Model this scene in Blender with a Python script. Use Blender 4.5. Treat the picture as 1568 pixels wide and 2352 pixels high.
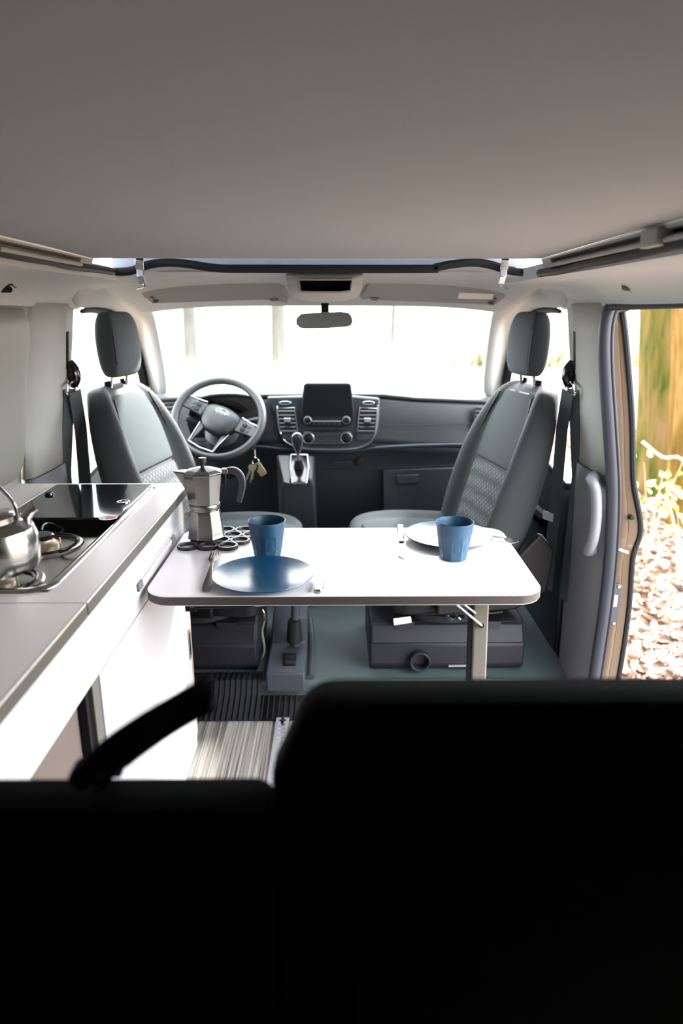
import bpy, bmesh, math, random
from mathutils import Vector, Matrix

random.seed(7)
R = math.radians
for o in list(bpy.data.objects):
    bpy.data.objects.remove(o, do_unlink=True)
SC = bpy.context.scene
COL = SC.collection

# ------------------------------------------------------------------ camera
# metres; X right, Y towards the windscreen, Z up; living-area floor is z = 0
CAM = Vector((0.042, 0.0, 1.32))
PITCH, YAW, FPX = R(16.2), R(-0.585), 1568.0
cam_data = bpy.data.cameras.new('camera')
cam = bpy.data.objects.new('camera', cam_data)
COL.objects.link(cam)
SC.camera = cam
cam.location = CAM
cam.rotation_euler = (math.pi / 2 - PITCH, 0, YAW)
cam_data.sensor_fit = 'VERTICAL'
cam_data.sensor_height = 36.0
cam_data.lens = 24.0
cam_data.clip_start = 0.02
cam_data.dof.use_dof = True
cam_data.dof.focus_distance = 1.75
cam_data.dof.aperture_fstop = 2.4
CROT = cam.rotation_euler.to_matrix()

# ------------------------------------------------------------------ sky, sun, exposure
world = bpy.data.worlds.new('sky')
SC.world = world
world.use_nodes = True
wn = world.node_tree
bg = wn.nodes['Background']
bg.inputs['Color'].default_value = (0.93, 0.97, 1.0, 1)
bg.inputs['Strength'].default_value = 1.9
sun_data = bpy.data.lights.new('sun', 'SUN')
sun_data.energy = 5.0
sun_data.angle = R(4)
sun_data.color = (1.0, 0.96, 0.90)
sun = bpy.data.objects.new('sun_offscreen', sun_data)
COL.objects.link(sun)
sun.rotation_euler = Vector((-0.50, -0.72, -0.62)).to_track_quat('-Z', 'Y').to_euler()
SC.view_settings.view_transform = 'Standard'
SC.view_settings.look = 'None'
SC.view_settings.gamma = 1.0
SC.view_settings.use_curve_mapping = False
SC.view_settings.exposure = 3.2

# ------------------------------------------------------------------ pixel helpers (1568 x 2352)
def ray(px, py):
    return CROT @ Vector(((px - 784) / FPX, -(py - 1176) / FPX, -1.0))
def Pz(px, py, z):
    d = ray(px, py); return CAM + d * ((z - CAM.z) / d.z)
def Py(px, py, y):
    d = ray(px, py); return CAM + d * ((y - CAM.y) / d.y)
def Px(px, py, x):
    d = ray(px, py); return CAM + d * ((x - CAM.x) / d.x)

# ------------------------------------------------------------------ materials
def lin(c):
    return tuple(((v / 255) / 12.92 if v / 255 <= 0.04045 else ((v / 255 + 0.055) / 1.055) ** 2.4) for v in c)

def mat(name, rgb, rough=0.5, metal=0.0, bump=None, var=None, spec=0.5, coat=0.0):
    m = bpy.data.materials.new(name)
    m.use_nodes = True
    nt = m.node_tree
    b = nt.nodes['Principled BSDF']
    c = lin(rgb)
    b.inputs['Base Color'].default_value = (*c, 1)
    b.inputs['Roughness'].default_value = rough
    b.inputs['Metallic'].default_value = metal
    b.inputs['Specular IOR Level'].default_value = spec
    if coat:
        b.inputs['Coat Weight'].default_value = coat
        b.inputs['Coat Roughness'].default_value = 0.05
    tc = nt.nodes.new('ShaderNodeTexCoord')
    if var:
        scale, amt = var
        n = nt.nodes.new('ShaderNodeTexNoise')
        n.inputs['Scale'].default_value = scale
        n.inputs['Detail'].default_value = 6
        nt.links.new(tc.outputs['Object'], n.inputs['Vector'])
        mx = nt.nodes.new('ShaderNodeMix'); mx.data_type = 'RGBA'
        mx.inputs[6].default_value = (*[v * (1 - amt) for v in c], 1)
        mx.inputs[7].default_value = (*[min(1, v * (1 + amt)) for v in c], 1)
        nt.links.new(n.outputs['Fac'], mx.inputs[0])
        nt.links.new(mx.outputs[2], b.inputs['Base Color'])
    if bump:
        scale, strength = bump
        n = nt.nodes.new('ShaderNodeTexNoise')
        n.inputs['Scale'].default_value = scale
        n.inputs['Detail'].default_value = 4
        nt.links.new(tc.outputs['Object'], n.inputs['Vector'])
        bp = nt.nodes.new('ShaderNodeBump')
        bp.inputs['Strength'].default_value = strength
        bp.inputs['Distance'].default_value = 0.002
        nt.links.new(n.outputs['Fac'], bp.inputs['Height'])
        nt.links.new(bp.outputs['Normal'], b.inputs['Normal'])
    return m

M = {}
M['ceiling'] = mat('ceiling_felt', (145, 147, 148), 0.9, bump=(900, 0.25), var=(500, 0.06))
M['liner'] = mat('headliner', (170, 173, 172), 0.85, bump=(700, 0.2), var=(400, 0.04))
M['trim'] = mat('pillar_trim', (146, 146, 141), 0.7, bump=(600, 0.15))
M['trim_dark'] = mat('pillar_trim_grey', (104, 104, 110), 0.55, bump=(600, 0.2))
M['window_panel'] = mat('side_panel_leatherette', (116, 115, 106), 0.6, bump=(500, 0.2))
M['rubber'] = mat('black_rubber', (20, 22, 26), 0.6, spec=0.25)
M['seal'] = mat('door_seal', (42, 45, 55), 0.5)
M['black'] = mat('black_plastic', (10, 11, 13), 0.5, bump=(500, 0.1), spec=0.2)
M['dash'] = mat('dash_plastic', (20, 28, 33), 0.5, bump=(700, 0.3), spec=0.6)
M['dash_top'] = M['dash']
M['dash_low'] = M['dash']
M['stack'] = mat('centre_stack_satin', (33, 42, 49), 0.4)
M['gloss'] = mat('gloss_black', (10, 11, 14), 0.12)
M['screen'] = mat('screen_glass', (12, 13, 16), 0.22)
M['silver'] = mat('satin_silver', (176, 180, 184), 0.32, 0.85)
M['chrome'] = mat('chrome', (220, 222, 224), 0.12, 1.0)
M['alu'] = mat('cast_aluminium', (138, 134, 128), 0.3, 1.0, bump=(300, 0.08))
M['alu_rail'] = mat('anodised_rail', (186, 186, 190), 0.4, 0.8)
M['steel'] = mat('brushed_steel', (176, 174, 170), 0.2, 1.0)
M['fabric'] = mat('seat_fabric', (52, 60, 62), 0.92, bump=(900, 0.5), var=(700, 0.25))
M['bolster'] = mat('seat_bolster', (34, 41, 44), 0.75, bump=(800, 0.4), var=(600, 0.12))
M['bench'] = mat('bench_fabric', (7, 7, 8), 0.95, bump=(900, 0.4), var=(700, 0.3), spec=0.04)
M['webbing'] = mat('belt_webbing', (52, 60, 64), 0.7, bump=(900, 0.4))
M['strap'] = mat('strap_webbing', (11, 11, 13), 0.9, bump=(900, 0.4), spec=0.06)
M['laminate'] = mat('worktop_laminate', (242, 233, 233), 0.38, bump=(400, 0.04), var=(900, 0.03))
M['edge'] = mat('worktop_edge_band', (82, 78, 72), 0.5)
M['edge_lip'] = mat('worktop_edge_lip', (214, 210, 205), 0.35)
M['white'] = mat('white_laminate', (204, 201, 205), 0.32)
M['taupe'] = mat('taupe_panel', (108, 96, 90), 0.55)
M['tan'] = mat('tan_wood_edge', (168, 142, 124), 0.55, var=(120, 0.1))
M['table'] = mat('table_laminate', (232, 227, 229), 0.34, bump=(400, 0.03))
M['table_edge'] = mat('table_edge_band', (66, 62, 60), 0.5)
M['blue'] = mat('blue_plate_glaze', (18, 62, 94), 0.27, var=(300, 0.06))
M['blue_cup'] = mat('blue_cup_bamboo', (24, 66, 92), 0.45, var=(300, 0.08))
M['black_iron'] = mat('black_enamel', (14, 15, 17), 0.3)
M['trivet'] = mat('trivet_cast', (30, 31, 33), 0.45)
M['burner'] = mat('burner_brass', (176, 156, 128), 0.4, 0.6)
M['body_paint'] = mat('body_paint_beige', (112, 94, 78), 0.35, coat=0.4)
M['white_paint'] = mat('white_mirror_housing', (222, 226, 232), 0.3)
M['mat'] = mat('rubber_mat', (15, 15, 19), 0.7, bump=(500, 0.3), spec=0.2)
M['cab_floor'] = mat('cab_floor_rubber', (60, 71, 74), 0.55, bump=(300, 0.15))
M['console'] = mat('grey_console', (54, 58, 66), 0.5, bump=(500, 0.15), spec=0.3)
M['pedestal'] = mat('pedestal_plastic', (27, 27, 34), 0.5, bump=(500, 0.15), spec=0.25)
M['pop_top'] = mat('roof_shell_grey', (150, 160, 172), 0.6)
M['tent'] = mat('tent_canvas', (206, 204, 214), 0.9, bump=(400, 0.3))
M['leg'] = mat('table_leg_paint', (104, 99, 92), 0.5)
M['paper'] = mat('paper_label', (232, 226, 218), 0.6)
M['red'] = mat('label_red', (196, 44, 52), 0.5)
M['key_brass'] = mat('key_brass', (186, 172, 140), 0.3, 0.9)
M['visor'] = mat('visor_grey', (138, 141, 140), 0.8, bump=(700, 0.2))
M['bakelite'] = mat('handle_bakelite', (40, 42, 47), 0.5, bump=(500, 0.2))
M['amber'] = mat('amber_reflector', (235, 200, 150), 0.4)

def node_mat(name):
    m = bpy.data.materials.new(name); m.use_nodes = True
    return m, m.node_tree, m.node_tree.nodes['Principled BSDF']

def glass(name, tint, gloss=1.0, rough=0.02):
    m = bpy.data.materials.new(name); m.use_nodes = True
    nt = m.node_tree; nt.nodes.clear()
    out = nt.nodes.new('ShaderNodeOutputMaterial')
    mix = nt.nodes.new('ShaderNodeMixShader')
    tr = nt.nodes.new('ShaderNodeBsdfTransparent'); tr.inputs[0].default_value = (*tint, 1)
    gl = nt.nodes.new('ShaderNodeBsdfGlossy'); gl.inputs['Roughness'].default_value = rough
    lw = nt.nodes.new('ShaderNodeLayerWeight')
    pw = nt.nodes.new('ShaderNodeMath'); pw.operation = 'POWER'; pw.inputs[1].default_value = 5.0
    fr = nt.nodes.new('ShaderNodeMath'); fr.operation = 'MULTIPLY_ADD'; fr.inputs[1].default_value = 0.9; fr.inputs[2].default_value = 0.05
    nt.links.new(lw.outputs['Facing'], pw.inputs[0]); nt.links.new(pw.outputs[0], fr.inputs[0])
    nt.links.new(fr.outputs[0], mix.inputs[0])
    nt.links.new(tr.outputs[0], mix.inputs[1]); nt.links.new(gl.outputs[0], mix.inputs[2])
    nt.links.new(mix.outputs[0], out.inputs[0])
    return m
M['glass'] = glass('window_glass', (0.96, 0.98, 0.98))
M['hob_glass'] = mat('tinted_hob_glass', (14, 18, 20), 0.06, spec=0.8)

def stripes():
    m, nt, b = node_mat('striped_floor_laminate')
    tc = nt.nodes.new('ShaderNodeTexCoord'); mp = nt.nodes.new('ShaderNodeMapping')
    mp.inputs['Scale'].default_value = (150, 2.2, 1)
    nt.links.new(tc.outputs['Object'], mp.inputs[0])
    n = nt.nodes.new('ShaderNodeTexNoise'); n.inputs['Scale'].default_value = 1.0; n.inputs['Detail'].default_value = 3
    nt.links.new(mp.outputs[0], n.inputs['Vector'])
    cr = nt.nodes.new('ShaderNodeValToRGB')
    cr.color_ramp.elements[0].position = 0.34; cr.color_ramp.elements[0].color = (*lin((70, 66, 62)), 1)
    cr.color_ramp.elements[1].position = 0.66; cr.color_ramp.elements[1].color = (*lin((162, 157, 150)), 1)
    nt.links.new(n.outputs['Fac'], cr.inputs[0]); nt.links.new(cr.outputs[0], b.inputs['Base Color'])
    b.inputs['Roughness'].default_value = 0.55
    return m
M['floor'] = stripes()

def pattern_fabric():
    m, nt, b = node_mat('patterned_seat_fabric')
    tc = nt.nodes.new('ShaderNodeTexCoord'); mp = nt.nodes.new('ShaderNodeMapping')
    mp.inputs['Scale'].default_value = (60, 60, 60); mp.inputs['Rotation'].default_value = (0, R(45), 0)
    nt.links.new(tc.outputs['Object'], mp.inputs[0])
    ch = nt.nodes.new('ShaderNodeTexVoronoi'); ch.inputs['Scale'].default_value = 1.0; ch.inputs['Randomness'].default_value = 0.15
    nt.links.new(mp.outputs[0], ch.inputs['Vector'])
    cr = nt.nodes.new('ShaderNodeValToRGB')
    cr.color_ramp.elements[0].position = 0.25; cr.color_ramp.elements[0].color = (*lin((84, 90, 92)), 1)
    cr.color_ramp.elements[1].position = 0.55; cr.color_ramp.elements[1].color = (*lin((44, 50, 53)), 1)
    nt.links.new(ch.outputs['Distance'], cr.inputs[0]); nt.links.new(cr.outputs[0], b.inputs['Base Color'])
    b.inputs['Roughness'].default_value = 0.9
    return m
M['pattern'] = pattern_fabric()

def bark(name, a, b2, c3, scale=3.0):
    m, nt, b = node_mat(name)
    tc = nt.nodes.new('ShaderNodeTexCoord'); mp = nt.nodes.new('ShaderNodeMapping')
    mp.inputs['Scale'].default_value = (scale * 3, scale * 3, scale * 0.5)
    nt.links.new(tc.outputs['Object'], mp.inputs[0])
    n = nt.nodes.new('ShaderNodeTexNoise'); n.inputs['Scale'].default_value = 1.4; n.inputs['Detail'].default_value = 8
    nt.links.new(mp.outputs[0], n.inputs['Vector'])
    cr = nt.nodes.new('ShaderNodeValToRGB')
    e = cr.color_ramp.elements
    e[0].position = 0.3; e[0].color = (*lin(a), 1)
    e[1].position = 0.7; e[1].color = (*lin(c3), 1)
    k = e.new(0.5); k.color = (*lin(b2), 1)
    nt.links.new(n.outputs['Fac'], cr.inputs[0]); nt.links.new(cr.outputs[0], b.inputs['Base Color'])
    bp = nt.nodes.new('ShaderNodeBump'); bp.inputs['Strength'].default_value = 0.8; bp.inputs['Distance'].default_value = 0.03
    nt.links.new(n.outputs['Fac'], bp.inputs['Height']); nt.links.new(bp.outputs[0], b.inputs['Normal'])
    b.inputs['Roughness'].default_value = 0.95
    b.inputs['Specular IOR Level'].default_value = 0.1
    return m
M['bark_moss'] = bark('mossy_bark', (34, 46, 14), (72, 64, 28), (90, 70, 46))
M['bark_brown'] = bark('brown_bark', (58, 44, 12), (82, 62, 24), (104, 82, 48))
M['bark_pale'] = bark('pale_bark', (66, 64, 58), (84, 82, 78), (98, 98, 96), 1.0)
M['twig'] = mat('twig_bark', (150, 132, 116), 0.9)

def leafmat(name, a, b2, trans=0.0):
    m, nt, b = node_mat(name)
    oi = nt.nodes.new('ShaderNodeObjectInfo')
    geo = nt.nodes.new('ShaderNodeNewGeometry')
    add = nt.nodes.new('ShaderNodeMath'); add.operation = 'ADD'
    fr = nt.nodes.new('ShaderNodeMath'); fr.operation = 'FRACT'
    nt.links.new(oi.outputs['Random'], add.inputs[0]); nt.links.new(geo.outputs['Random Per Island'], add.inputs[1])
    nt.links.new(add.outputs[0], fr.inputs[0])
    mx = nt.nodes.new('ShaderNodeMix'); mx.data_type = 'RGBA'
    mx.inputs[6].default_value = (*lin(a), 1); mx.inputs[7].default_value = (*lin(b2), 1)
    nt.links.new(fr.outputs[0], mx.inputs[0]); nt.links.new(mx.outputs[2], b.inputs['Base Color'])
    b.inputs['Roughness'].default_value = 0.6
    return m
M['leaf_dry'] = leafmat('dry_leaf', (88, 60, 44), (178, 150, 132))
M['leaf_green'] = leafmat('spring_leaf', (112, 138, 50), (160, 170, 86))
M['leaf_ivy'] = leafmat('ivy_leaf', (44, 84, 44), (84, 116, 70))
M['shrub_dry'] = leafmat('dry_brush', (150, 140, 110), (196, 190, 150))
M['ground'] = mat('leaf_litter_soil', (112, 94, 80), 0.95, var=(14, 0.45), bump=(30, 1.0), spec=0.1)

# ------------------------------------------------------------------ object helpers
OFF = {}
def tag(o, label=None, cat=None, group=None, kind=None):
    if label: o['label'] = label
    if cat: o['category'] = cat
    if group: o['group'] = group
    if kind: o['kind'] = kind
    return o
def empty(name, loc, label, cat, group=None, rotz=0.0):
    o = bpy.data.objects.new(name, None); COL.objects.link(o)
    o.empty_display_size = 0.05
    o.location = loc; o.rotation_euler = (0, 0, rotz)
    OFF[o] = Vector(loc)
    return tag(o, label, cat, group)
def mk(name, geo, m, parent=None, smooth=True, bevel=0, bseg=2, sub=0, solid=0, local=False, label=None, ang=35):
    """geo = (verts, faces); given in world space unless local=True"""
    v, f = geo
    off = OFF.get(parent, Vector((0, 0, 0))) if (parent and not local) else Vector((0, 0, 0))
    me = bpy.data.meshes.new(name)
    me.from_pydata([tuple(Vector(p) - off) for p in v], [], f)
    me.validate(); me.update()
    bm = bmesh.new(); bm.from_mesh(me); bmesh.ops.recalc_face_normals(bm, faces=bm.faces); bm.to_mesh(me); bm.free()
    me.materials.append(M[m] if isinstance(m, str) else m)
    if smooth:
        for p in me.polygons: p.use_smooth = True
        if not sub:
            try: me.set_sharp_from_angle(angle=R(ang))
            except Exception: pass
    o = bpy.data.objects.new(name, me); COL.objects.link(o)
    if parent: o.parent = parent
    OFF[o] = off
    if solid:
        md = o.modifiers.new('solid', 'SOLIDIFY'); md.thickness = solid; md.offset = 0
    if bevel:
        md = o.modifiers.new('bevel', 'BEVEL'); md.width = bevel; md.segments = bseg
        md.limit_method = 'ANGLE'; md.angle_limit = R(30); md.harden_normals = False
    if sub:
        md = o.modifiers.new('sub', 'SUBSURF'); md.levels = sub; md.render_levels = sub
    if label: o['label'] = label
    return o
def struct(name, geo, m, label=None, **k):
    o = mk(name, geo, m, **k); o['kind'] = 'structure'
    if label: o['label'] = label
    return o
def join(*gs):
    v, f = [], []
    for g in gs:
        n = len(v); v += list(g[0]); f += [tuple(i + n for i in q) for q in g[1]]
    return v, f
def xf(g, mtx):
    return [mtx @ Vector(p) for p in g[0]], g[1]
def box(x0, y0, z0, x1, y1, z1):
    v = [(x, y, z) for z in (z0, z1) for y in (y0, y1) for x in (x0, x1)]
    return v, [(0, 2, 3, 1), (4, 5, 7, 6), (0, 1, 5, 4), (2, 6, 7, 3), (0, 4, 6, 2), (1, 3, 7, 5)]
def hexa(a, b):
    """two quads (4 points each) joined to a solid"""
    v = list(a) + list(b)
    return v, [(0, 1, 2, 3), (7, 6, 5, 4)] + [(i, (i + 1) % 4, 4 + (i + 1) % 4, 4 + i) for i in range(4)]
def prism(poly, vec):
    n = len(poly); vec = Vector(vec)
    v = [Vector(p) for p in poly] + [Vector(p) + vec for p in poly]
    return v, [tuple(range(n)), tuple(range(2 * n - 1, n - 1, -1))] + [(i, (i + 1) % n, n + (i + 1) % n, n + i) for i in range(n)]
def rrect(x0, y0, x1, y1, r, n=6):
    out = []
    for cx, cy, a in ((x1 - r, y1 - r, 0), (x0 + r, y1 - r, 90), (x0 + r, y0 + r, 180), (x1 - r, y0 + r, 270)):
        for i in range(n + 1):
            t = R(a + 90 * i / n); out.append((cx + r * math.cos(t), cy + r * math.sin(t)))
    return out
def lathe(prof, n=32, c=(0, 0, 0), phase=0.0, cap=True):
    v, f = [], []
    for r, z in prof:
        for i in range(n):
            a = phase + 2 * math.pi * i / n
            v.append((c[0] + r * math.cos(a), c[1] + r * math.sin(a), c[2] + z))
    for j in range(len(prof) - 1):
        for i in range(n):
            k = (i + 1) % n
            f.append((j * n + i, j * n + k, (j + 1) * n + k, (j + 1) * n + i))
    if cap:
        f.append(tuple(range(n - 1, -1, -1))); f.append(tuple(range((len(prof) - 1) * n, len(prof) * n)))
    return v, f
def loft(rings, cap=True, closed=True):
    n = len(rings[0]); v = [Vector(p) for r in rings for p in r]; f = []
    for j in range(len(rings) - 1):
        for i in range(n if closed else n - 1):
            k = (i + 1) % n
            f.append((j * n + i, j * n + k, (j + 1) * n + k, (j + 1) * n + i))
    if cap and closed:
        f.append(tuple(range(n - 1, -1, -1))); f.append(tuple(range((len(rings) - 1) * n, len(rings) * n)))
    return v, f
def smooth_path(pts, k=6, closed=False):
    P = [Vector(p) for p in pts]; n = len(P); out = []
    rng = range(n if closed else n - 1)
    for i in rng:
        p0 = P[(i - 1) % n] if (closed or i > 0) else P[0] * 2 - P[1]
        p1 = P[i]; p2 = P[(i + 1) % n]
        p3 = P[(i + 2) % n] if (closed or i + 2 < n) else P[-1] * 2 - P[-2]
        for j in range(k):
            t = j / k
            out.append(0.5 * ((2 * p1) + (p2 - p0) * t + (2 * p0 - 5 * p1 + 4 * p2 - p3) * t * t + (3 * p1 - p0 - 3 * p2 + p3) * t ** 3))
    if not closed: out.append(P[-1])
    return out
def tube(path, r, n=10, closed=False, flat=None, up=None, cap=True):
    """r: radius or list; flat=(w,h): rectangular-ish band section instead, up = reference normal"""
    P = [Vector(p) for p in path]; m = len(P); rings = []
    T = []
    for i in range(m):
        a = P[(i + 1) % m] if (closed or i < m - 1) else P[i]
        b = P[(i - 1) % m] if (closed or i > 0) else P[i]
        T.append((a - b).normalized())
    nrm = Vector(up) if up else (Vector((0, 0, 1)) if abs(T[0].z) < 0.9 else Vector((1, 0, 0)))
    for i in range(m):
        t = T[i]
        if up: nrm = Vector(up)
        nrm = (nrm - t * nrm.dot(t)).normalized(); bn = t.cross(nrm)
        if flat:
            w, h = flat; s = []
            for a, b in ((1, 1), (-1, 1), (-1, -1), (1, -1)):
                s.append(P[i] + bn * (w / 2 * a) + nrm * (h / 2 * b))
            rings.append(s)
        else:
            rr = r[i] if isinstance(r, (list, tuple)) else r
            rings.append([P[i] + (nrm * math.cos(2 * math.pi * j / n) + bn * math.sin(2 * math.pi * j / n)) * rr for j in range(n)])
    if closed:
        rings.append(rings[0]); return loft(rings, cap=False)
    return loft(rings, cap=cap)
def cyl(a, b, r, n=20):
    return tube([a, b], r, n)
def grid(rows):
    n = len(rows[0]); v = [Vector(p) for r in rows for p in r]; f = []
    for j in range(len(rows) - 1):
        for i in range(n - 1):
            f.append((j * n + i, j * n + i + 1, (j + 1) * n + i + 1, (j + 1) * n + i))
    return v, f
def disc_poly(c, rx, rz, y, n=28):
    return [(c[0] + rx * math.cos(2 * math.pi * i / n), y, c[2] + rz * math.sin(2 * math.pi * i / n)) for i in range(n)]
def face_prism(pxpts, Y, depth):
    """outline given in picture pixels, laid on the upright plane y = Y and extruded forward"""
    return prism([Py(a, b, Y) for a, b in pxpts], (0, depth, 0))
def mir(g):
    return [Vector((-p[0], p[1], p[2])) for p in g[0]], [tuple(reversed(q)) for q in g[1]]
def copy_tree(o, parent=None):
    c = o.copy(); COL.objects.link(c); c.parent = parent
    for ch in [x for x in o.children]: copy_tree(ch, c)
    return c
def text_mesh(name, s, size, m, parent, mtx, extrude=0.0004):
    cu = bpy.data.curves.new(name, 'FONT'); cu.body = s; cu.size = size; cu.extrude = extrude
    cu.align_x = 'CENTER'; cu.align_y = 'CENTER'; cu.shear = 0.3
    t = bpy.data.objects.new(name + '_tmp', cu); COL.objects.link(t)
    dg = bpy.context.evaluated_depsgraph_get(); me = bpy.data.meshes.new_from_object(t.evaluated_get(dg))
    bpy.data.objects.remove(t, do_unlink=True)
    me.transform(mtx); me.materials.clear(); me.materials.append(M[m]); me.name = name
    o = bpy.data.objects.new(name, me); COL.objects.link(o); o.parent = parent
    return o
# ================================================================== THE VAN SHELL
def interp(tab, x):
    if x <= tab[0][0]: return tab[0][1]
    for (a, va), (b, vb) in zip(tab, tab[1:]):
        if x <= b:
            t = (x - a) / (b - a); return va + (vb - va) * t
    return tab[-1][1]

# floors
struct('floor', box(-0.90, -0.75, -0.04, 0.88, 2.119, 0.0), 'floor', label='striped grey-beige laminate floor of the living area')
struct('floor_cab', join(box(-0.88, 2.12, -0.04, 0.88, 3.45, 0.09)), 'cab_floor', bevel=0.01, label='grey-green rubber floor between the front seats')

# bed board above = ceiling of the living area
struct('ceiling', hexa([(-0.575, -0.75, 1.474), (0.575, -0.75, 1.474), (0.588, 1.90, 1.4585), (-0.588, 1.90, 1.4585)],
                       [(-0.575, -0.75, 1.50), (0.575, -0.75, 1.50), (0.588, 1.90, 1.484), (-0.588, 1.90, 1.484)]), 'ceiling', bevel=0.004,
       label='large plain grey roof-bed board overhead')
# cove panels each side of the bed board
COVE = [(0.634, 1.452), (0.634, 1.420), (0.65, 1.414), (0.70, 1.412), (0.75, 1.394), (0.785, 1.366), (0.795, 1.345), (0.81, 1.338)]
def cove(s, y0, y1, n=10):
    rows = []
    for y in [y0 + (1.905 - y0) * i / n for i in range(n + 1)] + [1.9055, 2.0, 2.13, y1]:
        c_ = COVE if y <= 1.905 else [(0.598, 1.448), (0.602, 1.418)] + COVE[2:]
        rows.append([(s * x, y, z) for x, z in c_])
    return grid(rows)
for s, nm in ((-1, 'left'), (1, 'right')):
    struct('ceiling_side_' + nm, cove(s, -0.75, 2.36), 'liner', solid=0.012, label='pale curved roof-side lining on the ' + ('kitchen' if s < 0 else 'sliding-door') + ' side')

# headliner in front of the roof opening
CORD = [(-0.74, 622), (-0.62, 624), (-0.555, 623), (-0.50, 609), (-0.45, 603.5), (-0.39, 606), (-0.30, 616), (-0.18, 617.5),
        (0.30, 617.5), (0.335, 615), (0.385, 607), (0.45, 602.5), (0.50, 608), (0.55, 620), (0.60, 625), (0.74, 624)]
def px_at(x, y, z):
    v = CROT.transposed() @ (Vector((x, y, z)) - CAM); return 784 + FPX * v.x / -v.z, 1176 - FPX * v.y / -v.z
def z_at(y, py):           # height on plane y seen at picture row py (middle column)
    return Py(768, py, y).z
ROOFZ = [(2.13, 0), (2.22, 1.450), (2.34, 1.446), (2.46, 1.430), (2.56, 1.405), (2.66, 1.368), (2.705, 1.349)]
xs = [-0.74, -0.70, -0.62, -0.555, -0.50, -0.45, -0.39, -0.30, -0.18, 0.0, 0.18, 0.30, 0.335, 0.385, 0.45, 0.50, 0.55, 0.60, 0.68, 0.74]
rows = []
for y, z0 in ROOFZ:
    row = []
    for x in xs:
        z = z_at(2.13, interp(CORD, x)) if y < 2.2 else z0
        z -= 0.030 * (abs(x) / 0.74) ** 4
        wy = y - 0.05 * (x / 0.74) ** 2 * max(0, (y - 2.3) / 0.4)
        xx = x * (1 - 0.10 * max(0, (y - 2.5) / 0.2) ** 1.0 * 0.8)
        row.append((xx, wy, z))
    rows.append(row)
HL = rows
struct('ceiling_front', grid(rows), 'liner', solid=0.014, sub=1, label='pale headliner above the windscreen')

# lining between roof, door window arch and windscreen pillar
ARCH_PX = [(186, 712), (205, 705), (240, 706), (268, 716), (290, 735), (306, 762), (318, 790), (335, 850), (349, 925)]
ARCH_X = [-0.79, -0.793, -0.80, -0.81, -0.82, -0.83, -0.84, -0.855, -0.87]
ARCH = [Px(a, b, x) for (a, b), x in zip(ARCH_PX, ARCH_X)]
TOPL = [Vector(HL[1][0]), Vector(HL[2][0]), Vector(HL[3][0]), Vector(HL[4][0]), Vector(HL[6][0]), Vector((-0.695, 2.74, 1.322)),
        Vector((-0.712, 2.85, 1.258)), Vector((-0.755, 3.10, 1.10)), Vector((-0.815, 3.40, 0.908))]
TOPL = [TOPL[0] + Vector((0, -0.10, 0.03))] + TOPL; ARCH_E = [ARCH[0] + Vector((0.0, -0.10, 0.03))] + ARCH
pr = [[p + Vector((0.05, -0.02, 0.016)) for p in TOPL]]
for k in range(5):
    t = k / 4
    pr.append([TOPL[i].lerp(ARCH_E[i], t) + Vector((0.022, -0.012, 0.004)) * math.sin(math.pi * t) for i in range(10)])
for s, nm, n in ((-1, 'left', 1), (1, 'right', 2)):
    g = grid(pr)
    struct('wall_pillar_' + nm, g if s < 0 else mir(g), 'liner', solid=0.012, sub=1, label='pale windscreen pillar lining on the ' + ("driver's" if s < 0 else "passenger's") + ' side')

# windscreen
gl = [(-0.675, 2.70, 1.352), (0.675, 2.70, 1.352), (0.82, 3.42, 0.896), (-0.82, 3.42, 0.896)]
rows = []
for j in range(7):
    t = j / 6; row = []
    for i in range(11):
        u = i / 10; a = Vector(gl[0]).lerp(Vector(gl[1]), u); b = Vector(gl[3]).lerp(Vector(gl[2]), u)
        p = a.lerp(b, t); p.y += 0.05 * (1 - (2 * u - 1) ** 2); row.append(p)
    rows.append(row)
struct('window_1', grid(rows), 'glass', label='wide windscreen glass')

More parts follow.
